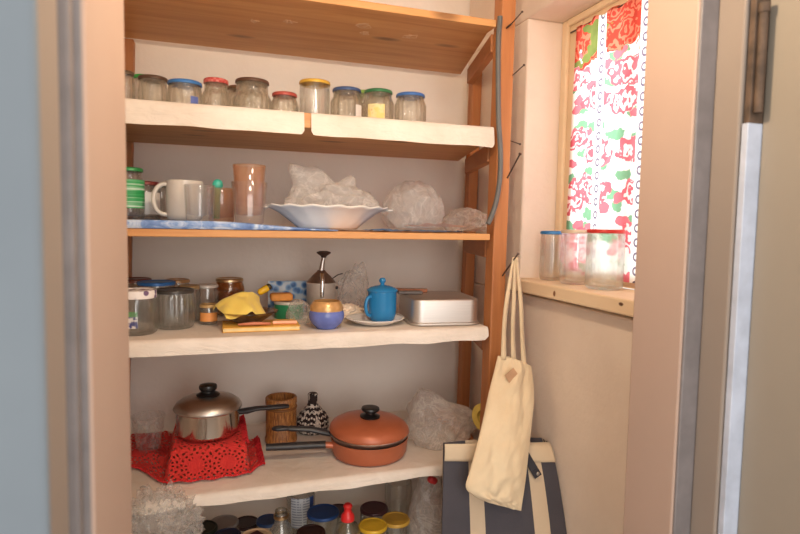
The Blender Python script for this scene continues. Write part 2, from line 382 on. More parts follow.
def jar(x, y, z, d, h, lid, label, group, neck=.86, ribs=0, gm=None, lidh=.013, shoulder=.78, cat='jar', name='glass_jar', tilt=(0,0), seg=40, liddish=True, fill=None):
    lidh = min(lidh, .0085)
    t = thing(name, (x,y,z), label, cat, group, (tilt[0],tilt[1],0)); r = d/2; t['r'] = r; t['h'] = h
    q = MB(); pr = jar_profile(r, h, neck, shoulder=shoulder)
    n = seg if not ribs else ribs*6
    rf = (lambda a,i: 1+(.034*math.cos(a*ribs) if 4 <= i <= 6 or 13 <= i <= 16 else 0)) if ribs else None
    q.lathe(pr, n, rf=rf); q.build('jar_body', gm or M_glass, t, angle=180)
    if lid is not None: add_lid(t, r*neck+.0022, h, lidh, lid, dish=liddish)
    if fill:
        f = MB(); f.lathe([(1e-5,.007),(r*.85,.007),(r-.0035,.012),(r-.0035,fill[1]),(1e-5,fill[1])], 28); f.build('contents', fill[0], t)
    return t
def lidm(r,g,b): return flat(r,g,b,.38,.15,.12)
G2 = 'lidded jars on the top jar shelf'; Z2 = 1.3835
gm = M_glassr
jar(-0.1780, 1.39, 1.3835, 0.0326, 0.0915, lidm(100,80,60), 'dark jar half hidden by the left door frame on the top jar shelf', G2, .84, 12, gm)
jar(-0.1600, 1.53, 1.3835, 0.0458, 0.1175, lidm(60,176,80), 'jar with bright green lid behind the brown-lidded jar at the far left', G2)
jar(-0.1300, 1.45, 1.3835, 0.0643, 0.0975, lidm(96,72,56), 'faceted jar with dark brown lid between the green and blue lids', G2, .93, 14, gm, shoulder=.74)
t = jar(-0.0580, 1.37, 1.3835, 0.0717, 0.0755, lidm(62,120,186), 'squat jar with blue lid beside the dark brown lid, blue label scrap', G2, .95, 12, gm, shoulder=.7)
wrap_label(t, t['r']*1.02, .020, .040, -PI*.5+.35, -PI*.5+.85, flat(86,104,170,.5), 'label_scrap')
t = jar(0.0080, 1.45, 1.3835, 0.0664, 0.1055, None, 'small-necked jar with mottled red and white lid', G2, .80, 10, gm, shoulder=.66)
m_ = NT('red_check_lid'); c_ = m_.n('ShaderNodeTexChecker', Scale=160.0); m_.put(c_.inputs[0], m_.coord()); c_.inputs[1].default_value = S(205,70,64); c_.inputs[2].default_value = S(226,130,120)
add_lid(t, t['r']*.80+.002, t['h'], .011, m_.done(m_.pbr(c_.outputs[0], .4)))
jar(0.0890, 1.41, 1.3835, 0.0870, 0.1015, lidm(98,70,54), 'big round jar with dark brown lid right of the mottled red lid', G2, .84, 16, gm, shoulder=.62)
jar(0.0660, 1.53, 1.3835, 0.0710, 0.1105, lidm(120,88,64), 'jar standing behind the big round brown-lidded jar', G2, .84, 12, gm)
jar(0.1570, 1.35, 1.3835, 0.0619, 0.0655, lidm(176,80,70), 'smallest jar with dull red lid left of the yellow-lidded jar', G2, .84, 12, gm, shoulder=.68)
jar(0.2380, 1.42, 1.3835, 0.0734, 0.1155, lidm(222,180,72), 'tall straight jar with yellow lid', G2, .97, 0, None, shoulder=.86)
t = jar(0.3160, 1.41, 1.3835, 0.0792, 0.1025, lidm(74,96,140), 'faceted jar with slate blue lid and a white label scrap, right of the yellow lid', G2, .84, 14, gm, shoulder=.72)
wrap_label(t, t['r']*1.02, .028, .060, -PI*.5+.35, -PI*.5+.85, M_white, 'label_scrap')
jar(0.3930, 1.53, 1.3835, 0.0705, 0.1275, lidm(150,196,100), 'jar with pale green lid peeping out behind the dark green lid', G2, .9, 12, gm)
t = jar(0.3970, 1.41, 1.3835, 0.0781, 0.1055, lidm(62,128,84), 'jar with dark green lid and pale yellow label', G2, .86, 12, gm, shoulder=.74)
m_ = NT('yellow_label'); v_ = m_.coord(); wrap_label(t, t['r']*1.02, .018, .066, -PI*.5-.95, -PI*.5+.15, m_.done(m_.pbr(m_.ramp(m_.noise(v_, 60, 3), [(.4,S(238,212,120)),(.6,S(240,226,170)),(.75,S(214,160,70))]), .5)))
jar(0.4860, 1.42, 1.3835, 0.0801, 0.1065, lidm(70,118,190), 'ribbed jar with blue lid at the right end of the top jar row', G2, .88, 16, gm, shoulder=.78)

# shelf 3, left corner jars
G3 = 'jars in the left corner beside the white mug'; Z3 = 1.1415
t = jar(-0.1700, 1.345, 1.156, 0.0596, 0.1080, lidm(50,140,76), 'tall jar with green lid and green label at the left frame', G3, .86, 0, None, shoulder=.72)
m_ = NT('green_label'); v_ = m_.coord('Object',(1,1,90)); wrap_label(t, t['r'], .022, .082, -PI*.5-.5, -PI*.5+1.5, m_.done(m_.pbr(m_.ramp(m_.noise(v_, 1.5, 2), [(.4,S(40,150,80)),(.5,S(60,170,96)),(.62,S(215,232,215))]), .5)))
t = jar(-0.1470, 1.44, 1.155, 0.0645, 0.0870, lidm(136,56,50), 'jar with dark red lid and blank white label behind the mug', G3)
wrap_label(t, t['r'], .012, .062, -PI*.5-.2, -PI*.5+1.2, M_white)
jar(-0.1220, 1.52, 1.154, 0.0514, 0.0900, lidm(64,112,70), 'small jar with dark green lid farthest back in the left corner', G3)

# ------------------------------------------------------------------ shelf 3 crockery and glasses
def ring_handle(q, x0, z0, z1, out, r, side=-1, n=14, sq=1.0, y=0):
    pts = []
    for k in range(n+1):
        a = PI*k/n; pts.append((side*(x0+out*math.sin(a)**.8), y, (z0+z1)/2+(z1-z0)/2*math.cos(a)))
    q.tube(pts, r, 10, True)
mug = thing('mug', (-0.0580,1.31,1.154), 'plain white ceramic mug with its handle to the left', 'mug', rot=(0,0,.25))
q = MB(); q.lathe([(1e-5,0),(.030,0),(.034,.003),(.0375,.012),(.0375,.081),(.0372,.084),(.036,.0845),(.0348,.083),(.0345,.012),(.030,.006),(1e-5,.006)], 44); q.build('mug_body', M_ceramic, mug, angle=60)
q = MB(); ring_handle(q, .036, .012, .076, .026, .0046); q.build('handle', M_ceramic, mug)
tum = thing('tumbler', (-0.0260,1.242,1.1515), 'short clear cut-glass tumbler in front of the white mug', 'glass')
q = MB(); q.lathe([(1e-5,.002),(.022,0),(.0255,.002),(.027,.012),(.0305,.074),(.0298,.0755),(.0285,.074),(.0252,.016),(1e-5,.012)], 48, rf=lambda a,i: 1+(.03*abs(math.cos(a*6)) if 2<=i<=3 else 0)); q.build('glass_body', M_glasst, tum, angle=180)
og = thing('tumbler', (0.0170,1.335,1.1515), 'small orange-brown glass tumbler holding a green stick', 'glass')
q = MB(); q.lathe([(1e-5,.002),(.023,0),(.027,.003),(.030,.074),(.0292,.0755),(.0278,.074),(.0248,.012),(1e-5,.009)], 40); q.build('glass_body', M_orange, og, angle=180)
st = thing('plastic_stick', (0.0060,1.335,1.1600), 'green plastic stick with rounded turquoise head standing in the orange tumbler', 'stick', rot=(0,.05,0))
q = MB(); q.tube([(0,0,0),(0,0,.045),(0,0,.068)], [.0075,.0078,.0085], 14, flat=.5); q.build('shaft', flat(90,164,110,.4), st)
q = MB(); q.ball((0,0,.074), .0115, 10, (1,.5,1.15)); tag(q.build('head', flat(60,182,158,.4), st), 'rounded turquoise head')
def stack_glass(z, r0, r1, h, m, lab):
    t = thing('tumbler', (0.0730,1.255,z), lab, 'glass', 'two nested glasses')
    q = MB(); q.lathe([(1e-5,.003),(r0*.85,0),(r0,.003),(r0*1.03,.016),(r1,h),(r1-.0008,h+.0012),(r1-.0022,h),(r0*.93,.020),(1e-5,.017)], 80, rf=lambda a,i: 1+(.022*abs(math.cos(a*5)) if i in (2,3,7,8) else 0)); q.build('glass_body', m, t, angle=180)
stack_glass(1.1485, .0285, .0375, .088, M_pinkg, 'lower clear glass of the nested pair right of the white mug')
stack_glass(1.1680, .0255, .0340, .104, M_orange, 'upper peach-coloured glass nested in the clear one')
# platter
pl = thing('serving_dish', (0.2570,1.335,1.1405), 'white fluted oval serving dish with wavy rim filled by crumpled plastic', 'dish', rot=(0,0,.06))
prof = [(1e-5,.004),(.40,.002),(.46,0),(.50,.004),(.62,.018),(.80,.036),(.93,.0445),(1.0,.048),(.995,.0505),(.93,.048),(.78,.040),(.60,.022),(.48,.008),(1e-5,.007)]
q = MB(); n = 96; vs = []
for i,(r,z) in enumerate(prof):
    for k in range(n):
        a = 2*PI*k/n; f = 1+.018*math.cos(a*16)*(r if r > .6 else 0); w = .0016*math.cos(a*16)*(r > .6)
        vs.append((r*f*.146*math.cos(a), r*f*.096*math.sin(a), z*1.06+w))
q.add(vs, [(i*n+k, i*n+(k+1)%n, (i+1)*n+(k+1)%n, (i+1)*n+k) for i in range(len(prof)-1) for k in range(n)])
q.build('dish_body', M_white, pl, angle=180)
for sx in (-1,1):
    q = MB(); q.tube([(sx*.142,-.018,.047),(sx*.155,-.012,.048),(sx*.158,0,.0485),(sx*.155,.012,.048),(sx*.142,.018,.047)], .0045, 8, flat=.6); q.build('handle', M_white, pl)

# ------------------------------------------------------------------ crumpled plastic
def crumple(name, loc, rad, seed, m, label, cat, amp=.22, freq=2.6, group=None, zmin=0.0, fn=None, sub=5, rot=0, peaks=(), kind=None):
    import bmesh
    bm = bmesh.new(); bmesh.ops.create_icosphere(bm, subdivisions=sub, radius=1.0)
    for v in bm.verts:
        p = v.co.normalized(); s = Vector((seed*3.1, seed*1.7, seed*.9))
        wv = noise.noise_vector(p*1.6+s)*.35
        d1 = noise.voronoi((p+wv)*freq*.75+s)[0]; d2 = noise.voronoi((p+wv)*freq*1.9+s*2)[0]; r1 = 1-abs(noise.noise(p*freq+s))*2
        k = 1+amp*((d1[1]-d1[0])*.7+(d2[1]-d2[0])*.35+r1*.45-.55)
        for (dx,dy,dz,w,hh) in peaks:
            q = Vector((dx,dy,dz)).normalized(); a = max(0, p.dot(q)); k += hh*a**w
        c = Vector((p.x*rad[0]*k, p.y*rad[1]*k, p.z*rad[2]*k))
        if fn: c = fn(c)
        if zmin is not None: c.z = max(c.z, -rad[2]*.55)
        v.co = c
    low = min(v.co.z for v in bm.verts)
    if zmin is not None:
        for v in bm.verts: v.co.z -= low
    me = bpy.data.meshes.new(name); bm.to_mesh(me); bm.free(); me.materials.append(m)
    me.polygons.foreach_set('use_smooth', [True]*len(me.polygons))
    o = bpy.data.objects.new(name, me); COL.objects.link(o); o.location = loc; o.rotation_euler = (0,0,rot)
    return tag(o, label, cat, group, kind)
def in_dish(c):
    k = .52+.48*min(1,max(0,c.z+.034)/.045); return Vector((c.x*k,c.y*k,c.z))
crumple('plastic_bag', (.268,1.340,1.152), (.120,.066,.062), 1.0, M_filmw, 'crumpled clear plastic bag heaped in the white oval dish', 'plastic bag', .32, 2.3, fn=in_dish, peaks=((-.50,0,1,60,.85),(-.16,0,1,90,.55),(.30,0,1,90,.45)))
crumple('plastic_bag', (.493,1.400,1.146), (.082,.075,.078), 2.3, M_filmw, 'big round crumpled plastic bag right of the white dish', 'plastic bag', .17, 2.3)
crumple('plastic_bag', (.632,1.385,1.1405), (.052,.090,.040), 3.7, M_filmg, 'low flat plastic bag at the right end beside the post', 'plastic bag', .22, 2.2)
q = MB(); q.grid(24, 10, lambda u,v: (.425+.14*u, 1.215+.06*v, 1.1475+.012*math.sin(PI*u)*(1-v)*.6+.004*noise.noise((u*6,v*4,9))+.004))
tag(q.build('pink_wrapper', film('pink_film', (.9,.62,.52,1), .35, .25, .3), angle=180), 'pinkish film wrapper lying in front of the round bag', 'wrapper')

# ------------------------------------------------------------------ shelf 4
Z4 = .9185; G4 = 'empty jars at the left of the mug shelf'
m_ = NT('berry_lid'); v_ = m_.coord('Object',(1,1,1)); vo = m_.n('ShaderNodeTexVoronoi', Scale=60.0); m_.put(vo.inputs['Vector'], v_)
berry = m_.done(m_.pbr(m_.ramp(vo.outputs['Distance'], [(.30,S(110,84,120)),(.42,S(236,230,226))]), .45))
t = jar(-0.1520, 1.285, 0.9185, 0.0797, 0.0905, None, 'low wide jar with white lid of purple patches and a green, white and blue label', G4, .93, 8, None, shoulder=.74)
add_lid(t, t['r']*.93+.002, t['h']+.001, .017, berry)
m_ = NT('berry_label'); x_ = m_.xyz(m_.coord()); n_ = m_.noise(m_.coord('Object',(1,1,1)), 110, 2)
low = m_.ramp(n_, [(.45,S(70,74,130)),(.55,S(224,220,216))])
wrap_label(t, t['r'], .016, .050, -PI*.5-.8, -PI*.5+.15, m_.done(m_.pbr(m_.mix(m_.math('GREATER_THAN', x_[2], .040), low, S(96,150,96)), .5)))
jar(-0.0820, 1.34, 0.9185, 0.0814, 0.0855, lidm(62,58,54), 'ribbed wide jar with dark grey lid, in front of the blue lid', G4, .96, 18, None, shoulder=.84)
jar(-0.1270, 1.437, 0.9185, 0.0818, 0.0935, lidm(46,110,180), 'jar with flat blue lid behind the ribbed jar', G4, .97, 0, None, shoulder=.8)
jar(-0.1840, 1.53, 0.9185, 0.0837, 0.0925, lidm(120,64,46), 'jar with red-brown lid peeping up behind the blue lid', G4)
jar(-0.0870, 1.55, 0.9185, 0.0637, 0.0875, lidm(186,146,100), 'jar with tan lid right behind the blue lid', G4)
jar(-0.0550, 1.425, 0.9185, 0.0519, 0.0845, lidm(170,140,96), 'slim jar with golden lid between the ribbed jar and the white lid', G4)
jar(-0.0150, 1.462, 0.9185, 0.0537, 0.0825, lidm(206,196,184), 'slim jar with white lid left of the honey jar', G4, .9)
t = jar(-0.0110, 1.37, 0.9185, 0.0390, 0.0465, lidm(186,150,96), 'tiny jar with orange label in front of the white-lidded jar', G4, .9, 0, None, .008)
wrap_label(t, t['r'], .008, .028, -PI*.5-1.2, -PI*.5+1.2, flat(226,150,80,.5))
jar(0.0390, 1.51, 0.9185, 0.0726, 0.0925, M_gold, 'amber honey jar with gold lid behind the yellow napkin', G4, .88, 0, M_honey, fill=(flat(150,92,40,.4),.06))
# yellow flat box, smoky dish, napkin
yb = thing('notebook', (0.098, 1.266, 0.918), 'thin yellow notebook lying under the smoky glass dish', 'notebook', rot=(0,0,-.02))
yb.location = (0.1000,1.295,Z4)
q = MB(); q.box(-.082,-.048,.0085,.082,.048,.010); q.box(-.082,-.048,0,.082,.048,.0015); q.build('cover', flat(232,178,74,.5), yb, smooth=False, bevel=.0006)
q = MB(); q.box(-.080,-.0465,.0015,.080,.0465,.0085); q.build('pages', flat(230,206,150,.8), yb, smooth=False)
ds = thing('glass_dish', (0.0740,1.318,Z4+.0102), 'shallow smoky brown glass dish under the yellow napkin', 'dish')
q = MB(); q.lathe([(1e-5,.002),(.026,0),(.032,.002),(.046,.012),(.060,.022),(.066,.0235),(.0655,.026),(.058,.0255),(.044,.016),(.030,.006),(1e-5,.005)], 48, rf=lambda a,i: 1+.02*math.cos(a*12)); q.build('dish_body', M_brownglass, ds, angle=180)
def napkin(u, v):
    s = (u-.5)*2; n1 = noise.noise((u*2.2,v*1.8,1.3)); n2 = noise.noise((u*5,v*4,4)); x = .046*s+.005*n1+.006*v*s
    zf = .003+.014*math.exp(-((s-.1)/.34)**2); H = .046*(1-.45*abs(s)**3)+.014*sstep(.45,1,u)*sstep(.2,.8,v)
    k = math.sin(min(1,v*1.5)*PI/2); z = zf+(H-zf)*k-.012*sstep(.75,1,v)
    y = -.042+.018*sstep(0,.5,v)+.062*v; return (x, y+.012*abs(s)**2, .010+z+.010*n1*k+.005*n2)
q = MB(); q.grid(44, 30, napkin)
nk = q.build('napkin', cloth('yellow_cloth', S(232,200,84), S(242,214,110), 900, .3, 8), angle=180, solid=.0012, loc=(0.0620,1.310,Z4+.014)); nk.rotation_euler = (0,0,.25)
tag(nk, 'arched crumpled yellow napkin resting in the smoky dish', 'napkin')
q = MB(); q.tube([(.050,1.262,Z4+.0145),(.082,1.258,Z4+.0165),(.118,1.262,Z4+.0145)], [.004,.0062,.0045], 10, flat=.6); tag(q.build('pencil', flat(206,128,98,.5), angle=180), 'dull pink pencil lying on the front of the yellow notebook', 'pencil')
pen = MB(); pen.tube([(.124,1.272,Z4+.0145),(.176,1.268,Z4+.0145)], .0042, 10); tag(pen.build('pen', flat(236,176,140,.4)), 'pale pink pen at the right end of the yellow notebook', 'pen')
yc = thing('marker', (0.0990,1.360,Z4+.070), 'stubby yellow marker with a dark tip above the yellow napkin', 'marker', rot=(0,-.5,.2))
q = MB(); q.tube([(0,0,0),(.004,0,0),(.022,0,0),(.026,0,0)], [.004,.0075,.0085,.0075], 14); q.build('barrel', flat(216,170,30,.4), yc)
q = MB(); q.tube([(.026,0,0),(.031,0,0),(.034,0,0)], [.0078,.0078,.005], 14); q.build('cap', flat(66,56,30,.4), yc)
gt = thing('tin_can', (0.1780,1.425,Z4), 'low green tin with pale lid', 'tin')
q = MB(); q.lathe([(1e-5,0),(.035,0),(.0355,.001),(.0355,.036),(.034,.037),(1e-5,.037)], 40); q.build('can_body', flat(40,128,84,.4), gt, angle=50)
add_lid(gt, .0365, .043, .008, flat(196,190,176,.35,.2))
q = MB(); q.box(-.027,-.017,0,.027,.017,.019); sp = q.build('sponge', flat(226,150,72,.8,0,.15,.4,300), smooth=True, bevel=.006, seg=3, loc=(0.1590,1.420,Z4+.0432)); tag(sp, 'small orange sponge lying on the green tin', 'sponge')
m_ = NT('blue_packet'); vo = m_.n('ShaderNodeTexVoronoi', Scale=55.0); m_.put(vo.inputs['Vector'], m_.coord())
pk = MB(); pk.grid(20, 14, lambda u,v: (-.055+.11*u, -.008*math.sin(PI*u)-.003*noise.noise((u*5,v*5,8)), .082*v)); pk.grid(20, 14, lambda u,v: (.055-.11*u, .008*math.sin(PI*u)+.003, .082*v))
p_ = pk.build('snack_packet', m_.done(m_.pbr(m_.ramp(vo.outputs['Distance'], [(.25,S(60,100,150)),(.42,S(116,156,196)),(.6,S(190,200,206))]), .35)), angle=180, loc=(0.1900,1.515,Z4)); tag(p_, 'blue patterned packet standing behind the green tin', 'packet')
crumple('plastic_wrap', (0.1920,1.345,Z4), (.030,.030,.036), 5.2, M_film, 'crumpled clear wrap between the green tin and the metal pump can', 'plastic wrap', .3, 2)
# pump can
M_can = flat(204,192,180,.38,.3,.10)
gr = thing('pump_can', (0.2660,1.465,Z4), 'old metal pump can with conical top and dark mushroom knob', 'can')
q = MB(); q.lathe([(1e-5,0),(.037,0),(.038,.002),(.038,.090),(.0385,.092)], 40); q.lathe([(.0382,.091),(.0395,.091),(.0395,.094),(.038,.095)], 40); q.build('can_body', M_can, gr, angle=50)
q = MB(); q.lathe([(.039,.094),(.024,.114),(.013,.125),(.010,.130)], 40); tag(q.build('cone', flat(130,108,92,.4,.6,.3), gr), 'rusty conical shoulder')
q = MB(); q.tube([(0,0,.125),(.003,0,.150),(.006,0,.170)], [.0075,.006,.005], 12); q.build('rod', M_tinm, gr)
q = MB(); q.lathe([(1e-5,.166),(.006,.167),(.008,.172),(.016,.178),(.019,.181),(.018,.184),(.010,.1865),(1e-5,.187)], 28, (.006,0,0)); q.build('knob', flat(66,50,44,.5), gr)
q = MB(); q.tube([(-.004,-.036,.055),(-.004,-.040,.10),(-.003,-.026,.122)], .0058, 12); tag(q.build('spout', steel_mat('pale_tube',(.85,.85,.83,1),.25), gr), 'pale tube up the front of the can')
q = MB(); q.tube([(.030,0,.105),(.045,0,.116),(.058,0,.120)], .0016, 8); q.ball((.041,-.004,.078), .005, 8); q.build('lever', M_bakelite, gr)
gr.scale = (.98,.98,.88)
sb = thing('sugar_bowl', (0.2420,1.262,Z4), 'round violet-blue glazed sugar bowl with gold collar', 'bowl')
q = MB(); q.lathe([(1e-5,0),(.022,0),(.024,.003),(.034,.012),(.0395,.024),(.0395,.034),(.037,.041)], 44); q.build('bowl_body', flat(98,112,176,.22,0,.2), sb)
q = MB(); q.lathe([(.0372,.0405),(.0375,.046),(.035,.054),(.031,.060),(.0295,.062),(.028,.0615),(.029,.054),(.033,.044),(.030,.012),(1e-5,.008)], 44); tag(q.build('collar', flat(206,160,104,.28,.35,.15), sb), 'gold coloured collar')
crumple('plastic_bag', (0.3550,1.470,Z4), (.042,.030,.078), 6.6, M_film, 'tall crumpled clear plastic bag standing behind the blue lidded mug', 'plastic bag', .34, 1.7, peaks=((.45,0,.9,16,.35),))
crumple('paper_wad', (0.3190,1.395,Z4), (.042,.030,.022), 7.7, cloth('cream_paper', S(226,202,176), S(238,220,198), 300, .3, 14), 'crumpled cream paper between the sugar bowl and blue mug', 'paper', .4, 3)
sc_ = thing('saucer', (0.3650,1.296,Z4), 'white saucer under the blue lidded mug', 'saucer')
q = MB(); q.lathe([(1e-5,.002),(.036,.002),(.038,0),(.041,.001),(.052,.006),(.066,.0125),(.070,.0145),(.0695,.0155),(.064,.0135),(.051,.008),(.042,.0045),(1e-5,.004)], 56); q.build('saucer_body', M_white, sc_, angle=180)
M_bluem = flat(38,122,176,.16,0,.06)
bm_ = thing('mug', (0.3860,1.309,Z4+.0045), 'bright blue enamel mug with knobbed lid standing on the saucer', 'mug', rot=(0,0,.12))
q = MB(); q.lathe([(1e-5,0),(.026,0),(.0285,.002),(.033,.014),(.0345,.030),(.0345,.068),(.0352,.070),(.0345,.0715),(.032,.070),(.031,.016),(1e-5,.008)], 44); q.build('mug_body', M_bluem, bm_, angle=60)
q = MB(); ring_handle(q, .0325, .014, .060, .013, .0042, -1, y=-.008); q.build('handle', M_bluem, bm_)
q = MB(); q.lathe([(.0365,.0715),(.0375,.0735),(.0365,.0755),(.030,.080),(.018,.084),(.006,.086),(.0045,.088),(.0048,.090),(.0078,.094),(.0082,.098),(.0055,.1025),(1e-5,.1035)], 44); q.build('lid', M_bluem, bm_)
# metal tin
def rrect(x0,y0,x1,y1,r,n=8):
    out = []
    for (cx,cy,a0) in ((x1-r,y0+r,-PI/2),(x1-r,y1-r,0),(x0+r,y1-r,PI/2),(x0+r,y0+r,PI)):
        for k in range(n+1):
            a = a0+PI/2*k/n; out.append((cx+r*math.cos(a), cy+r*math.sin(a)))
    return out
def rloft(q, rows):
    n = len(rows[0][0]); o = len(q.v)
    q.v += [(x,y,z) for loop,z in rows for x,y in loop]
    q.f += [(o+i*n+k, o+i*n+(k+1)%n, o+(i+1)*n+(k+1)%n, o+(i+1)*n+k) for i in range(len(rows)-1) for k in range(n)]
    q.f += [tuple(o+(len(rows)-1)*n+k for k in range(n)), tuple(o+k for k in range(n-1,-1,-1))]
tn = thing('metal_tin', (0.5330,1.32,Z4), 'brushed aluminium rectangular tin with rounded corners at the shelf end', 'tin', rot=(0,0,-.10))
q = MB(); X, Y = .083, .088
rloft(q, [(rrect(-X,-Y,X,Y,.026),.006),(rrect(-X,-Y,X,Y,.026),.056),(rrect(-X+.001,-Y+.001,X-.001,Y-.001,.025),.0595),(rrect(-X+.004,-Y+.004,X-.004,Y-.004,.023),.0620),(rrect(-X+.010,-Y+.010,X-.010,Y-.010,.018),.0630)])
q.build('tin_body', M_alu, tn, angle=35)
q = MB(); rloft(q, [(rrect(-X-.003,-Y-.003,X+.003,Y+.003,.029),.0),(rrect(-X-.005,-Y-.005,X+.005,Y+.005,.030),.002),(rrect(-X-.005,-Y-.005,X+.005,Y+.005,.030),.0055),(rrect(-X-.002,-Y-.002,X+.002,Y+.002,.028),.0075)]); q.build('rim', M_alu, tn, angle=35)
q = MB(); q.beam((.440,1.385,Z4+.0685),(.522,1.362,Z4+.0685), .016, .0095); tag(q.build('wooden_bar', flat(150,92,60,.6,0,.2), smooth=False, bevel=.002), 'brown wooden bar lying on top of the metal tin', 'bar')
q = MB(); q.beam((.436,1.343,Z4+.0675),(.497,1.333,Z4+.0675), .020, .0075); tag(q.build('dark_bar', flat(84,76,74,.5,0,.2), smooth=False, bevel=.002), 'dark grey bar in front of the brown one on the metal tin', 'bar')

# ------------------------------------------------------------------ shelf 5
Z5 = .5955; HB = .068
bx = MB(); bx.box(-.082,1.283,Z5,.064,1.455,Z5+HB-.001); tag(bx.build('cardboard_box', flat(150,62,34,.8), smooth=False, bevel=.002), 'orange box hidden under the red crocheted cloth', 'box')
def red_pt(u, v):
    x = -.205+.302*u
    H = HB*sstep(-.108,-.084,x)*(1-sstep(.065,.078,x))
    yf = 1.277 + (1.385-1.277)*(1-sstep(-.175,-.085,x)) + (.055)*sstep(.062,.105,x)
    yk = 1.475+.115*(1-sstep(-.13,-.06,x))
    T = (yk-1.279)+HB+.012; t = v*T
    if t < (yk-1.279):
        k = t/(yk-1.279); y = yk+(yf-yk)*k*.985; z = H
        if k > .9: z = H*(1-.04*((k-.9)/.1)**2)
        if k < .15: z = H*sstep(-.2,.15,k)
    else:
        k = (t-(yk-1.279))/(HB+.012); z = H*(1-min(1,k*1.08))*.96; y = yf-.004-.010*k-.004*math.sin(u*40)*k*(H/HB)
        if H < .02: y = yf-.02*k
    n1 = noise.noise((u*7,v*7,.5)); z += .0025*n1+.004+.004*abs(noise.noise((u*16,v*12,3)))*(1-H/HB)
    if x < -.1 : z += .010*sstep(.2,.0,abs(v-.55))
    return (x, y-.002+.002*n1, Z5+max(z,.002))
m_ = NT('red_crochet'); uv = m_.coord('UV', (.325*1, .295, 1)); ux, uy, _z = m_.xyz(uv)
cell = .072
fx = m_.math('SUBTRACT', m_.math('FRACT', m_.math('DIVIDE', ux, cell)), .5); fy_ = m_.math('SUBTRACT', m_.math('FRACT', m_.math('DIVIDE', uy, cell)), .5)
rr = m_.math('SQRT', m_.math('ADD', m_.math('MULTIPLY', fx, fx), m_.math('MULTIPLY', fy_, fy_))); an = m_.math('ARCTAN2', fy_, fx)
ring = m_.math('SINE', m_.math('MULTIPLY', rr, 46.0)); spoke = m_.math('SINE', m_.math('MULTIPLY', an, 16.0))
h1 = m_.math('MULTIPLY', m_.math('GREATER_THAN', ring, .05), m_.math('GREATER_THAN', spoke, .15))
band = m_.math('GREATER_THAN', rr, .20)
petal = m_.math('LESS_THAN', m_.math('ADD', rr, m_.math('MULTIPLY', m_.math('SINE', m_.math('MULTIPLY', an, 6.0)), .05)), .47)
hole = m_.math('MULTIPLY', m_.math('MULTIPLY', h1, band), m_.math('GREATER_THAN', m_.noise(m_.coord('UV',(5,5,1)), 1.6, 2), .40))
yarn = m_.math('ADD', m_.math('SINE', m_.math('MULTIPLY', ux, 2400.0)), m_.math('SINE', m_.math('MULTIPLY', uy, 2400.0)))
rc = m_.mix(m_.noise(m_.coord('UV',(4,4,1)), 2.0, 3), S(204,36,40), S(226,62,48))
pb = m_.pbr(rc, .85, 0, m_.bump(yarn, .5, .002)); tr = m_.n('ShaderNodeBsdfTransparent'); mx = m_.n('ShaderNodeMixShader'); m_.put(mx.inputs[0], hole); m_.put(mx.inputs[1], pb); m_.put(mx.inputs[2], tr.outputs[0])
M_red = m_.done(mx.outputs[0])
cl = thing('crochet_cloth', (0,0,0), 'red crocheted lace cloth draped over a box under the saucepan', 'cloth')
q = MB(); q.grid(130, 110, red_pt); q.build('lace', M_red, cl, angle=180)
q = MB(); edge = [Vector(red_pt(k/120,1)) for k in range(121)]
q.tube([p+Vector((0,-.002-.0022*abs(math.sin(k*1.2)),.0015+.002*abs(math.sin(k*1.2)))) for k,p in enumerate(edge)], .0022, 6); q.build('edging', flat(200,36,40,.85), cl)
q = MB(); pts = []
for k in range(34):
    p0 = Vector(red_pt(1,k/33)); pts += [p0, p0+Vector((.008,-.002,.006+.005*math.sin(k*2.1))), p0+Vector((.013,-.001,.002))]
q.tube(pts, .0022, 6); q.build('fringe', flat(190,28,36,.85), cl)
q = MB(); pts = []
for k in range(26):
    p1 = Vector(red_pt(.88,k/33*.9)); pts += [p1, p1+Vector((.009,-.003,.003+.004*math.sin(k*3.3))), p1+Vector((.012,-.001,-.004))]
q.tube(pts, .0024, 6); q.build('fringe', flat(190,28,36,.85), cl)
# saucepan
sp_ = thing('saucepan', (-0.0130,1.350,Z5+HB+.0085), 'polished steel saucepan with domed lid standing on the red cloth', 'saucepan')
q = MB(); q.lathe([(1e-5,0),(.066,0),(.070,.0025),(.0718,.008),(.0722,.0535),(.0735,.0555),(.072,.057),(.070,.0535),(.0695,.006),(1e-5,.004)], 64); q.build('pan_body', M_steel, sp_, angle=50)
ld = MB(); ld.lathe([(.0735,.0655),(.0775,.066),(.0785,.068),(.0775,.071),(.072,.0790),(.060,.0870),(.040,.0925),(.020,.0945),(1e-5,.095)], 64); ldo = ld.build('lid', steel_mat('lid_steel', (.58,.54,.50,1), .38), sp_, angle=50, loc=(0,0,-.0085))
q = MB(); q.lathe([(.026,.0935),(.027,.096),(.022,.099),(.0165,.102),(.0165,.105),(.020,.109),(.021,.114),(.0195,.118),(.012,.120),(1e-5,.1205)], 36); q.build('knob', M_black, ldo)
q = MB(); q.tube([(.070,.004,.040),(.090,.002,.041),(.110,.0,.045),(.150,-.004,.0465),(.182,-.006,.047),(.190,-.006,.0465)], [.010,.012,.0095,.009,.0095,.006], 12, flat=.6); q.build('handle', M_bakelite, sp_)
sp_.scale = (.96,.96,1)
# clear cup on the cloth
cp = thing('plastic_cup', (-.150,1.452,Z5+.0105), 'see-through plastic cup on the red cloth by the left frame', 'cup')
q = MB(); q.lathe([(1e-5,.002),(.024,0),(.027,.002),(.031,.045),(.034,.050),(.036,.078),(.0385,.080),(.0385,.083),(.036,.083),(.034,.078),(.030,.048),(.0255,.006),(1e-5,.005)], 40); q.build('cup_body', M_cup, cp, angle=180)
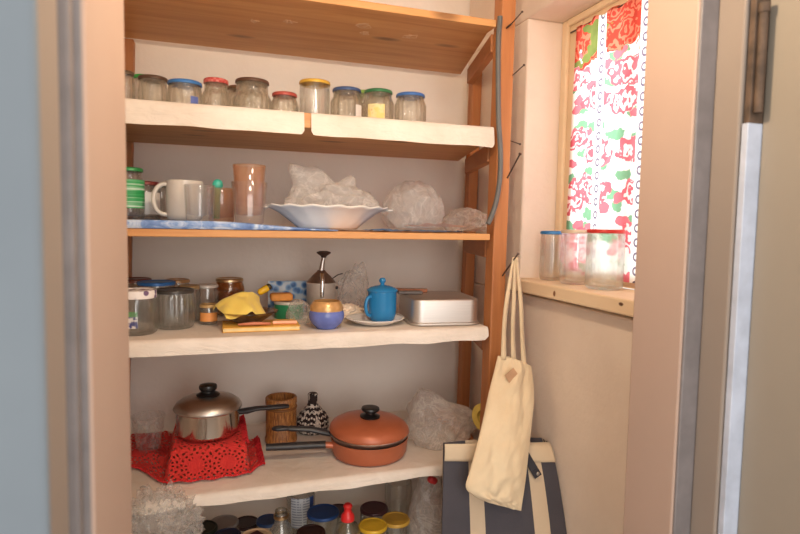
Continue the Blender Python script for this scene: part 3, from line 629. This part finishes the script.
# cellophane over the shelf edge
def over_edge(c):
    z = c.z
    if z > .045: c.y = c.y*.7
    elif c.y > .008: c.y = .008
    return c
cel = crumple('cellophane', (-0.1050,1.180,.535), (.078,.046,.090), 9.1, M_filmc, 'crumpled glittering clear cellophane hanging over the edge below the red cloth', 'cellophane', .55, 5.5, zmin=None, fn=over_edge)
# bamboo mug
bg = thing('bamboo_mug', (0.1630,1.45,Z5), 'brown bamboo mug behind the saucepan handle', 'mug')
m_ = NT('bamboo'); o_ = m_.xyz(m_.coord()); an = m_.math('ARCTAN2', o_[1], o_[0]); 
vcs = m_.n('ShaderNodeCombineXYZ'); m_.put(vcs.inputs[0], m_.math('MULTIPLY', an, 9.0)); m_.put(vcs.inputs[1], m_.math('MULTIPLY', o_[2], 22.0))
g_ = m_.noise(vcs.outputs[0], 1.6, 4, .7)
M_bam = m_.done(m_.pbr(m_.ramp(g_, [(.34,S(82,44,18)),(.48,S(150,94,44)),(.62,S(196,138,74))]), .4, 0, m_.bump(g_, .5, .004)))
q = MB(); q.lathe([(1e-5,0),(.039,0),(.0405,.003),(.0405,.012),(.0375,.014),(.0375,.098),(.0395,.101),(.0395,.114),(.038,.116),(.034,.116),(.033,.012),(1e-5,.010)], 54, rf=lambda a,i: 1+(.03*abs(math.cos(a*13)) if 4<=i<=5 else 0)); q.build('mug_body', M_bam, bg, angle=60)
q = MB(); q.lathe([(.0385,.086),(.0405,.088),(.0405,.091),(.0385,.093)], 40); tag(q.build('band', flat(120,76,36,.6), bg), 'dark cord band below the rim')
# woven cone basket
wb = thing('woven_basket', (0.2520,1.5,Z5), 'black and white patterned conical woven basket', 'basket')
m_ = NT('zigzag_weave'); o_ = m_.xyz(m_.coord()); an = m_.math('ARCTAN2', o_[1], o_[0])
zz = m_.math('MULTIPLY', m_.math('PINGPONG', m_.math('MULTIPLY', an, 14/PI), 1.0), .0045)
f_ = m_.math('FRACT', m_.math('DIVIDE', m_.math('ADD', o_[2], zz), .0125))
pat = m_.math('GREATER_THAN', f_, .60)
dots = m_.math('GREATER_THAN', m_.math('SINE', m_.math('MULTIPLY', an, 34.0)), -.55)
pat = m_.math('MULTIPLY', pat, dots)
top_ = m_.math('LESS_THAN', o_[2], .072)
pat = m_.math('MAXIMUM', m_.math('MULTIPLY', pat, top_), m_.math('MULTIPLY', m_.math('GREATER_THAN', m_.noise(m_.coord('Object',(60,60,20)), 1.5, 1), .58), .8))
M_zz = m_.done(m_.pbr(m_.mix(pat, S(44,30,28), S(226,212,198)), .85, 0, m_.bump(m_.math('SINE', m_.math('MULTIPLY', o_[2], 1600.0)), .5, .002)))
q = MB(); q.lathe([(1e-5,0),(.036,0),(.043,.008),(.044,.020),(.042,.026),(.043,.030)], 48); q.build('base', M_zz, wb)
q = MB(); q.lathe([(.0435,.030),(.0435,.034),(.036,.048),(.025,.060),(.016,.070),(.0125,.078),(.0125,.096),(.0135,.100),(.011,.104),(1e-5,.105)], 48); q.build('lid', M_zz, wb)
# copper pan, steel pan and lid
M_cop = flat(176,98,66,.36,.15,.06); M_copi = flat(166,84,50,.4,.1)
PX, PY = 0.3600, 1.312
cpan = thing('frying_pan', (PX,PY,Z5), 'copper-coloured deep frying pan with a black handle to the left', 'frying pan')
q = MB(); q.lathe([(1e-5,0),(.078,0),(.086,.003),(.0905,.012),(.0935,.040),(.0945,.044),(.0925,.0445),(.0905,.040),(.086,.010),(1e-5,.005)], 72); q.build('pan_body', M_cop, cpan, angle=60)
q = MB(); q.tube([(-.088,-.003,.030),(-.112,-.001,.033)], [.0095,.0085], 12, flat=.85); tag(q.build('ferrule', M_cop, cpan), 'copper-coloured ferrule')
q = MB(); q.tube([(-.108,-.001,.033),(-.135,.004,.033),(-.200,.010,.034),(-.246,.014,.035)], [.0115,.0112,.0115,.010], 12, flat=.75); q.build('handle', M_bakelite, cpan)
span = thing('skillet', (PX,PY+.001,Z5+.0350), 'grey steel skillet nested in the copper-coloured pan, looped dark handle above the other', 'skillet')
q = MB(); q.lathe([(1e-5,0),(.070,0),(.084,.002),(.0885,.006),(.0955,.0185),(.0975,.0200),(.0960,.0212),(.088,.012),(.080,.006),(1e-5,.003)], 72); q.build('pan_body', steel_mat('grey_rim',(.66,.66,.67,1),.35), span, angle=60)
q = MB(); q.tube([(-.092,.012,.017),(-.108,.016,.022),(-.140,.022,.030),(-.190,.030,.034)], [.0075,.0105,.010,.009], 12, flat=.7)
q.tube([(-.188,.030,.034),(-.203,.026,.035),(-.219,.028,.035),(-.226,.036,.0345),(-.219,.043,.034),(-.203,.040,.034),(-.188,.033,.033)], .0048, 10); q.build('handle', M_bakelite, span)
clid = thing('pan_lid', (PX,PY+.003,Z5+.0565), 'domed copper-coloured lid with black knob covering the pan', 'lid', rot=(.03,.035,0))
q = MB(); q.lathe([(.0925,.0),(.0965,.0),(.0975,.003),(.0965,.009),(.091,.017),(.078,.025),(.055,.0305),(.025,.033),(1e-5,.0335)], 72); q.build('lid_dome', M_cop, clid, angle=60)
q = MB(); q.lathe([(.024,.0335),(.0245,.037),(.018,.039),(.012,.042),(.012,.046),(.020,.049),(.0225,.053),(.021,.057),(.012,.058),(1e-5,.0575)], 36); q.build('knob', M_black, clid)
crumple('plastic_bag', (0.5540,1.360,Z5), (.090,.095,.066), 11.3, M_filmg, 'large crumpled greyish plastic bag right of the copper-coloured pan', 'plastic bag', .38, 1.3, peaks=((-.2,0,1,14,.55),(1,.1,.1,10,.3)))
# yellow tape roll on a nail behind the tote
tp = MB(); tp.lathe([(.020,-.010),(.036,-.010),(.036,.010),(.020,.010)], 40, closed=True)
to = tp.build('tape_roll', flat(222,196,96,.5), angle=40, loc=(0.655, 1.275, 0.672)); to.rotation_euler = (0,PI/2,.5); tag(to, 'yellow tape roll hanging behind the canvas tote bag', 'tape')

# ------------------------------------------------------------------ shelf 6
Z6 = .3195; G6 = 'jars and bottles under the pan shelf'
def low(px_, lidc, lab, d=.070, h=.130, neck=.94, **kw):
    return jar(px_[0], px_[1], Z6, d, h, lidm(*lidc) if lidc else None, lab, G6, neck, 0, None, shoulder=.84, **kw)
low((-0.028, 1.345, 0.450), (30,40,34), 'jar with black-green lid beside the hanging cellophane')
t = low((0.021, 1.407, 0.425), (150,142,136), 'jar with dull grey lid behind the navy one', .070, .105)
low((0.076, 1.460, 0.388), (56,30,30), 'jar with dark maroon lid behind the tan-lidded jar', .066, .0685)
low((0.026, 1.298, 0.450), (30,36,60), 'jar with navy lid between black-green and tan lids', .062)
t = low((0.087, 1.263, 0.455), (206,176,140), 'jar with tan lid bearing a dark square at the front', .074, .135)
q = MB(); q.box(-.017,-.017,.1344,.017,.017,.1351); o_ = q.build('lid_print', flat(70,34,38,.5), t, smooth=False); o_.rotation_euler = (0,0,.6)
low((0.126, 1.396, 0.420), (40,70,120), 'jar with deep blue lid behind the clear bottle neck', .058, .1005)
bt = thing('glass_bottle', (0.147, 1.300, 0.440), 'clear glass bottle with narrow gold-rimmed neck left of the labelled jar', 'bottle', G6); bt.location.z = Z6
q = MB(); q.lathe([(1e-5,.004),(.028,0),(.031,.004),(.031,.10),(.026,.122),(.016,.138),(.0145,.150),(.0145,.168),(.0125,.168),(.0125,.150),(.014,.138),(.024,.120),(.0285,.10),(.0285,.006),(1e-5,.006)], 40); q.build('bottle_body', M_glass, bt, angle=180)
q = MB(); q.lathe([(.0150,.150),(.0175,.151),(.0175,.157),(.0150,.158)], 30); q.build('neck_ring', M_gold, bt)
t = jar(0.2200,1.485,Z6,.074,.150, lidm(60,70,90), 'tall jar with white and blue printed label at the back', G6, .9, 0, None)
m_ = NT('water_label'); o2 = m_.xyz(m_.coord()); st_ = m_.math('GREATER_THAN', m_.math('SINE', m_.math('MULTIPLY', o2[2], 900.0)), .2)
blu = m_.math('GREATER_THAN', o2[0], .018); lines = m_.math('MULTIPLY', st_, m_.math('GREATER_THAN', m_.noise(m_.coord('Object',(160,160,10)), 1.0, 1), .48))
wrap_label(t, t['r'], .035, .115, -PI*.5-.9, -PI*.5+.9, m_.done(m_.pbr(m_.mix(blu, m_.mix(m_.math('MULTIPLY', lines, .7), S(216,220,226), S(110,120,150)), S(54,84,150)), .5)))
low((0.253, 1.342, 0.450), (36,72,128), 'jar with big blue lid left of the red-capped bottle', .080)
low((0.208, 1.249, 0.455), (48,28,28), 'jar with dark brown lid in front of the blue-lidded jar', .066, .135)
low((0.311, 1.436, 0.400), (64,34,34), 'jar with brown lid behind the red-capped bottle', .064, .0805)
low((0.389, 1.363, 0.430), (72,40,44), 'jar with plum-brown lid behind the yellow lid', .072, .1105)
low((0.354, 1.248, 0.450), (206,166,44), 'jar with bright yellow lid in front of the plum-brown lid', .068)
low((0.423, 1.286, 0.435), (188,146,56), 'jar with dull gold lid before the tall clear jar', .070, .1155)
jar(0.4660,1.398,Z6,.072,.158, None, 'tall open clear jar behind the dull gold lid', G6, .96, 0, None, shoulder=.9)
sq = thing('squeeze_bottle', (0.277, 1.225, 0.450), 'clear squeeze bottle with red nozzle cap', 'bottle', G6); sq.location = (.290,1.235,Z6)
q = MB(); q.lathe([(1e-5,0),(.028,0),(.031,.004),(.031,.115),(.029,.132),(.022,.146),(.0135,.152),(.0135,.158),(.012,.158),(.012,.151),(.020,.144),(.027,.131),(.0295,.115),(.0295,.006),(1e-5,.004)], 40); q.build('bottle_body', glass('clear_plastic', (.93,.93,.9,1), (.6,.58,.45,1), .1), sq, angle=180)
q = MB(); q.lathe([(1e-5,.158),(.0155,.157),(.0155,.166),(.0125,.172),(.009,.176),(.0085,.185),(.0105,.188),(.0105,.191),(.007,.195),(1e-5,.196)], 28); q.build('cap', flat(206,40,40,.35), sq)
q = MB(); q.lathe([(1e-5,.006),(.028,.006),(.0288,.010),(.0288,.09),(1e-5,.09)], 28); q.build('contents', glass('yellow_liquid', (.9,.85,.5,1), (.8,.7,.2,1), 0), sq)
wbag = thing('plastic_bag', (.505,1.275,Z6), 'standing white plastic bag with a red knot beside the striped bag', 'plastic bag')
c_ = crumple('bag_body', (0,0,0), (.052,.060,.145), 13.1, M_filmg, None, None, .18, 1.4, peaks=((.1,0,1,8,.1),)); c_.parent = wbag
q = MB(); q.box(-.012,-.008,0,.012,.008,.016); o_ = q.build('knot', flat(190,46,48,.5), wbag, bevel=.005, loc=(-.012,-.038,.218)); o_.rotation_euler = (.3,.5,.2); tag(o_, 'red knot')

# ------------------------------------------------------------------ nails, hose
nails = [((0.646, 1.200, 1.608), (0.650, 1.150, 1.627), 'nail at the top of the right post, pointing up', .0013),
         ((0.660, 1.200, 1.501), (0.659, 1.150, 1.513), 'nail near the top board in the right post', .0013),
         ((0.663, 1.200, 1.356), (0.661, 1.160, 1.341), 'short nail in the right post level with the top jar shelf', .0013),
         ((0.656, 1.200, 1.261), (0.645, 1.130, 1.314), 'long nail slanting up just under the top jar shelf', .0018)]
for a_, b_, lab, r_ in nails:
    a_, b_ = Vector(a_), Vector(b_); dd = (b_-a_).normalized()
    q = MB(); q.tube([a_+Vector((0,.012,0)), b_], r_, 8); q.tube([b_, b_+dd*.0015], r_*2.0, 10); tag(q.build('nail', M_nail), lab, 'nail', 'nails in the right post')
q = MB(); a_ = Vector((.650,1.212,1.030)); b_ = Vector((0.648, 1.130, 1.093)); q.tube([a_, b_], .0018, 8); q.tube([b_, b_+(b_-a_).normalized()*.0015], .0034, 10); tag(q.build('nail', M_nail), 'nail carrying the straps of the canvas tote', 'nail', 'nails in the right post')
hp = [(0.617, 1.190, 1.627), (0.617, 1.190, 1.614), (0.612, 1.185, 1.573), (0.613, 1.182, 1.484), (0.616, 1.180, 1.395), (0.623, 1.180, 1.328), (0.624, 1.180, 1.271), (0.617, 1.178, 1.219), (0.606, 1.176, 1.184), (0.594, 1.174, 1.159)]
def smoothpath(p, k=5):
    p = [Vector(a) for a in p]; out = []
    for i in range(len(p)-1):
        p0, p1, p2, p3 = p[max(0,i-1)], p[i], p[i+1], p[min(len(p)-1,i+2)]
        for j in range(k):
            t = j/k; out.append(.5*((2*p1)+(p2-p0)*t+(2*p0-5*p1+4*p2-p3)*t*t+(3*p1-p0-3*p2+p3)*t**3))
    return out+[p[-1]]
hs = thing('rubber_hose', (0,0,0), 'dark grey rubber hose hanging down the right post', 'hose')
q = MB(); q.tube(smoothpath(hp), .0058, 14); q.build('tube', M_hose, hs)
q = MB(); q.tube([(.640,1.205,1.607),(.640,1.178,1.609)], .0022, 8); q.build('hook', M_nail, hs)

# ------------------------------------------------------------------ striped bag
SB = thing('striped_bag', (0,0,0), 'large navy and cream striped shopping bag standing at the right wall', 'bag')
FTL, FTR, FBR, FBL = Vector((0.476, 1.120, 0.679)), Vector((0.759, 1.120, 0.656)), Vector((.742,1.085,.005)), Vector((.470,1.085,.005))
FTR.x = min(FTR.x, .738)
def bagfront(u, v):
    p = FBL.lerp(FBR,u).lerp(FTL.lerp(FTR,u),v); w = noise.noise((u*4,v*5,2))
    return (p.x+.004*u*math.sin(PI*min(1,max(0,v)))**.7-.006*(1-u)*(1-v), p.y-.15*u*max(0,1-v)**.6-.010*math.sin(PI*u)*math.sin(PI*min(1,v*1.1))+.004*w*(1-v*.4), p.z)
def striped(band):
    m = NT('navy_cream_stripes'); u, v, _ = m.xyz(m.coord('UV')); k = None
    for a, c in band:
        s = m.math('MULTIPLY', m.math('GREATER_THAN', u, a), m.math('LESS_THAN', u, c)); k = s if k is None else m.math('MAXIMUM', k, s)
    n1 = m.noise(m.coord('Object'), 14, 4)
    cream = m.mix(n1, S(196,174,146), S(214,194,166)); navy = m.mix(n1, S(62,60,67), S(78,74,80))
    return m.done(m.pbr(m.mix(k, cream, navy), .8, 0, m.bump(m.noise(m.coord('Object'), 500, 2), .3, .002)))
q = MB(); q.grid(50, 60, bagfront); q.build('front_panel', striped([(-.1,.215),(.335,.735),(.865,1.1)]), SB, angle=180)
def DEPf(u): return .006+.022*u
q = MB(); q.grid(12, 40, lambda u,v: (bagfront(1,v)[0]+.012*math.sin(PI*u)*(1-v)*.2, bagfront(1,v)[1]+(DEPf(1)*u), bagfront(1,v)[2])); q.build('side_panel', striped([(.12,.35),(.6,.85)]), SB, angle=180)
q = MB(); q.grid(12, 40, lambda u,v: (bagfront(0,v)[0], bagfront(0,v)[1]+DEPf(0)*u, bagfront(0,v)[2])); q.build('side_panel', striped([(-.1,.9)]), SB, angle=180)
q = MB(); q.grid(20, 30, lambda u,v: (bagfront(u,v)[0], bagfront(u,v)[1]+DEPf(u)+.004*math.sin(u*9)*math.sin(PI*u), bagfront(u,v)[2]+.003*math.sin(PI*u)*v)); q.build('back_panel', striped([(-.1,.215),(.335,.735),(.865,1.1)]), SB, angle=180)
q = MB(); q.box(FBL.x,FBL.y,.002,FBR.x,FBR.y+.03,.006); q.build('bottom', flat(60,60,78,.8), SB, smooth=False)
q = MB(); q.grid(50, 6, lambda u,v: (bagfront(u,.95+.052*v)[0], bagfront(u,.95+.052*v)[1]-.004-.0015*math.sin(v*PI), FTL.lerp(FTR,u).z-.036+.037*v+.001*noise.noise((u*9,v*3,1)))); q.build('hem', cloth('cream_hem', S(206,184,154), S(220,200,170)), SB, angle=180, solid=.002)
q = MB(); hp_ = [Vector(bagfront(u,v))+Vector((0,-.010,0)) for u,v in ((.70,.985),(.735,.955),(.775,.925),(.80,.905))]
for i in range(3): q.beam(hp_[i], hp_[i+1], .019, .003, (0,-1,0.01))
q.build('handle', flat(40,38,46,.6), SB, smooth=False, bevel=.001)
q = MB(); c_ = Vector(hp_[3]); q.ball((c_.x-.004,c_.y-.004,c_.z+.009), .0042, 8, (1,.5,1)); tag(q.build('rivet', M_tinm, SB), 'metal rivet')

# ------------------------------------------------------------------ canvas tote
M_canvas = cloth('raw_canvas', S(214,190,154), S(226,206,172), 700, .45, 9)
TT = thing('canvas_tote', (0,0,0), 'cream canvas tote bag hanging from a nail in front of the striped bag', 'bag')
rows = [(356,364,498,531),(372,378,494,533),(395,398,488.5,534),(420,424,483,531.5),(445,450,477,529),(468,476,471,526),(487,496,466,523),(496,505,474,522),(503,511,488,521)]
ys = [1.150,1.140,1.122,1.100,1.075,1.052,1.040,1.038,1.037]
LE = [(0.617, 1.150, 0.859),(0.603, 1.140, 0.825),(0.581, 1.122, 0.779),(0.556, 1.095, 0.733),(0.532, 1.072, 0.689),(0.512, 1.058, 0.646),(0.498, 1.050, 0.611),(0.516, 1.048, 0.591),(0.551, 1.047, 0.571)]
RE = [(0.704, 1.150, 0.830),(0.704, 1.140, 0.802),(0.698, 1.122, 0.763),(0.677, 1.095, 0.713),(0.658, 1.072, 0.664),(0.645, 1.058, 0.613),(0.635, 1.050, 0.573),(0.631, 1.048, 0.554),(0.629, 1.047, 0.542)]
LE, RE = smoothpath(LE,6), smoothpath(RE,6)
def tote(u, v, side):
    i = min(len(LE)-1, int(round(v*(len(LE)-1)))); p = LE[i].lerp(RE[i], u); s = math.sin(PI*u)**.6
    puff = .016*s*math.sin(PI*min(1,.12+v*.88))**.5
    crease = .011*(noise.noise((u*2.4+v*1.6,v*2.4-u,4))*1.1+.7*noise.noise((u*5-v*4,v*8+u*3,7))+.35*noise.noise((u*11+v*6,v*20,2)))*s
    return (p.x, p.y+(side*puff if side > 0 else side*(puff+crease)), p.z+(.006*math.sin(PI*u)*(1-v)**6))
NV = len(LE)-1
q = MB(); q.grid(44, NV, lambda u,v: tote(u,v,-1)); q.build('front_panel', M_canvas, TT, angle=180, solid=.0012, sub=1)
q = MB(); q.grid(24, NV, lambda u,v: tote(u,v,1)); q.build('back_panel', M_canvas, TT, angle=180, solid=.0012)
nl = Vector((0.654, 1.150, 1.085))
def strap(end, mid, off=0):
    pts = smoothpath([nl+Vector((off,0,0)), mid, end], 8); q = MB(); w = .0130
    vs = []; fs = []
    for i,p in enumerate(pts):
        tw = .5+.5*i/(len(pts)-1); vs += [(p.x-w*.5*tw,p.y-.001,p.z),(p.x+w*.5*tw,p.y+.002*math.sin(i*.7),p.z)]
        if i: fs.append((2*i-2,2*i-1,2*i+1,2*i))
    q.add(vs, fs); return q.build('strap', M_canvas, TT, angle=180, solid=.003)
strap(Vector((0.628, 1.146, 0.850)), Vector((0.632, 1.148, 0.976)), off=-.004)
strap(Vector((0.658, 1.152, 0.833)), Vector((0.653, 1.152, 0.963)), off=0)
strap(Vector((0.683, 1.146, 0.823)), Vector((0.671, 1.148, 0.963)), off=.003)
pp = Vector((0.633, 1.118, 0.820))
q = MB(); q.prism([pp+Vector(c) for c in ((-.015,0,.002),(-.003,0,-.016),(.017,0,.004),(.006,0,.018))], [pp+Vector(c)+Vector((0,-.001,0)) for c in ((-.015,0,.002),(-.003,0,-.016),(.017,0,.004),(.006,0,.018))]); tag(q.build('patch', flat(186,146,112,.8), TT, smooth=False), 'wall-brown diamond standing in for a gap in the folds')  # brown sheet stands in for a gap that shows the wall

# ------------------------------------------------------------------ window sill jars and curtain
ZS = 1.0258; GS = 'jars on the window sill'
jar(.7905,1.213,ZS,.058,.120, lidm(52,120,180), 'slim jar with blue lid on the sill, farthest from the door', GS, .96, 0, None, shoulder=.84)
t = jar(.793,1.119,ZS,.070,.124, lidm(214,196,176), 'jar with pale beige lid between the blue- and red-lidded sill jars', GS, .95, 0, None, shoulder=.86)
jar(.791,1.0145,ZS,.078,.126, lidm(206,56,52), 'widest sill jar with red lid nearest the door', GS, .95, 0, None, shoulder=.86)
m = NT('floral_curtain'); o_ = m.xyz(m.coord()); yy, zz_ = o_[1], o_[2]
def vec(ys, zs, oy=0., oz=0.):
    c = m.n('ShaderNodeCombineXYZ'); m.put(c.inputs[0], m.math('MULTIPLY_ADD', yy, ys, oy)); m.put(c.inputs[1], m.math('MULTIPLY_ADD', zz_, zs, oz)); return c.outputs[0]
wob = m.n('ShaderNodeTexNoise', Scale=34.0); m.put(wob.inputs['Vector'], m.coord()); wob.inputs['Detail'].default_value = 2
def blooms(ys, zs, oy, oz, th, rough=.35):
    q = m.n('ShaderNodeTexVoronoi', _voronoi_dimensions='2D', Scale=1.0); m.put(q.inputs['Vector'], vec(ys,zs,oy,oz))
    d_ = m.math('ADD', q.outputs['Distance'], m.math('MULTIPLY_ADD', wob.outputs[0], rough, -rough*.5)); return m.math('LESS_THAN', d_, th), d_
f1, d1_ = blooms(7.5, 14, .2, .4, .38, .4); f2, d2_ = blooms(12, 24, 3.1, 1.2, .24, .7); lf, d3_ = blooms(11, 22, 7.3, 2.6, .26, .9)
petal = m.math('GREATER_THAN', m.math('SINE', m.math('MULTIPLY', m.math('ADD', d1_, m.math('MULTIPLY', wob.outputs[0], .6)), 24.0)), .0)
redc = m.mix(wob.outputs[0], S(210,78,92), S(228,134,144))
white = S(244,242,238)
col = m.mix(lf, white, m.mix(wob.outputs[0], S(112,160,126), S(140,186,150)))
col = m.mix(f2, col, S(222,118,130))
col = m.mix(f1, col, m.mix(petal, S(250,224,226), redc))
# ruffled heading: a denser red and green print along the top
fh, dh_ = blooms(9, 15, 1.7, .9, .62, .5)
hb = m.mix(wob.outputs[0], S(142,150,84), S(100,114,60))
hr = m.mix(m.math('GREATER_THAN', m.math('SINE', m.math('MULTIPLY', m.math('ADD', dh_, wob.outputs[0]), 20.0)), .2), S(192,70,56), S(216,124,98))
hd = m.math('GREATER_THAN', m.math('ADD', zz_, m.math('MULTIPLY_ADD', wob.outputs[0], .16, -.08)), 1.545)
col = m.mix(hd, col, m.mix(fh, hb, hr))
def column(y0, w):
    return m.math('LESS_THAN', m.math('ABSOLUTE', m.math('SUBTRACT', yy, y0)), w)
for y0 in (1.118, .978):
    c1 = column(y0, .013); pz_ = m.math('SUBTRACT', m.math('FRACT', m.math('DIVIDE', zz_, .030)), .5); py_ = m.math('DIVIDE', m.math('SUBTRACT', yy, y0), .022)
    rr = m.math('SQRT', m.math('ADD', m.math('MULTIPLY', pz_, pz_), m.math('MULTIPLY', py_, py_)))
    rg = m.math('MULTIPLY', m.math('GREATER_THAN', rr, .17), m.math('LESS_THAN', rr, .33))
    col = m.mix(c1, col, m.mix(rg, white, S(120,110,128)))
df = m.n('ShaderNodeBsdfDiffuse'); m.put(df.inputs[0], col); tl = m.n('ShaderNodeBsdfTranslucent'); m.put(tl.inputs[0], col)
ms = m.n('ShaderNodeMixShader'); ms.inputs[0].default_value = .6; m.put(ms.inputs[1], df.outputs[0]); m.put(ms.inputs[2], tl.outputs[0])
M_cur = m.done(ms.outputs[0])
cu = thing('curtain', (0,0,0), 'white curtain with red roses and green leaves covering the window', 'curtain')
q = MB()
def cur(u, v):
    y = .800+(1.222-.800)*u+.012*(1-v)*u; f = math.sin(u*52+.8*math.sin(v*3))*.45+math.sin(u*21+1)*.55
    return (.8395+.0045*f*(.75+.25*v), y, 1.040+.598*v+.003*math.sin(u*40)*v)
q.grid(150, 60, cur); q.build('drape', M_cur, cu, angle=180)
q = MB(); q.tube([(.8445,.782,1.636),(.8445,1.25,1.636)], .0022, 8); q.build('curtain_wire', M_nail, cu)

# ------------------------------------------------------------------ light and camera
def area(name, loc, rot, sx, sy, power, color):
    l = bpy.data.lights.new(name, 'AREA'); l.shape = 'RECTANGLE'; l.size = sx; l.size_y = sy; l.energy = power; l.color = color
    o = bpy.data.objects.new(name, l); COL.objects.link(o); o.location = loc; o.rotation_euler = rot; return o
def point(name, loc, power, color, r):
    l = bpy.data.lights.new(name, 'POINT'); l.energy = power; l.color = color; l.shadow_soft_size = r
    o = bpy.data.objects.new(name, l); COL.objects.link(o); o.location = loc; return o
area('daylight_outside_window', (1.55,1.03,1.75), (0,math.radians(102),0), 1.3, 1.2, 44, (.90,.97,1.0))
point('hall_ceiling_lamp', (.16,-.45,1.93), 14, (1.0,.82,.64), .07)
point('pantry_bulb_light', (.27,.62,1.585), 12, (1.0,.75,.50), .032)
pb_ = thing('hanging_bulb', (.27,.62,1.585), 'bare round light bulb on a cord hanging in the doorway', 'lamp')
q = MB(); q.lathe([(1e-5,-.036),(.018,-.032),(.031,-.018),(.036,0),(.031,.018),(.020,.034),(.0135,.048),(.0135,.056)], 32); q.build('bulb', glass('bulb_glass', (1,1,1,1), (.98,.98,.98,1), 0), pb_, angle=180)
q = MB(); q.lathe([(1e-5,.056),(.016,.056),(.018,.064),(.018,.092),(.010,.104),(1e-5,.104)], 28); q.build('socket', M_bakelite, pb_)
q = MB(); q.tube([(0,0,.104),(0,0,.437)], .003, 8); q.build('cord', M_bakelite, pb_)
area('hall_fill_light', (.15,-1.35,1.30), (math.radians(90),0,0), 1.3, 1.3, 23, (1.0,.96,.93))  # added soft fill, unseen behind the camera, to brighten the back walls
w = bpy.data.worlds.new('World'); sc.world = w; w.use_nodes = True
bg_ = w.node_tree.nodes['Background']; bg_.inputs[0].default_value = (1.0,.97,.94,1); bg_.inputs[1].default_value = .9

cam = bpy.data.cameras.new('Camera'); co = bpy.data.objects.new('Camera', cam); COL.objects.link(co)
rows_ = [[0.95039, -0.310528, 0.018185], [0.004825, 0.073171, 0.997308], [-0.311023, -0.947744, 0.071039]]
co.matrix_world = Matrix([[rows_[0][i], rows_[1][i], rows_[2][i], (0,0,1.15)[i]] for i in range(3)]+[[0,0,0,1]])
cam.sensor_width = 36; cam.sensor_fit = 'HORIZONTAL'; cam.lens = 570/800*36; cam.clip_start = .02
cam.dof.use_dof = True; cam.dof.focus_distance = 1.36; cam.dof.aperture_fstop = 4.0
sc.camera = co
sc.view_settings.view_transform = 'Standard'; sc.view_settings.look = 'None'; sc.view_settings.exposure = 0; sc.view_settings.gamma = 1
sc.cycles.transparent_max_bounces = 48; sc.cycles.max_bounces = 14; sc.cycles.diffuse_bounces = 6; sc.cycles.transmission_bounces = 12; sc.cycles.glossy_bounces = 6
sc.cycles.sample_clamp_indirect = 6
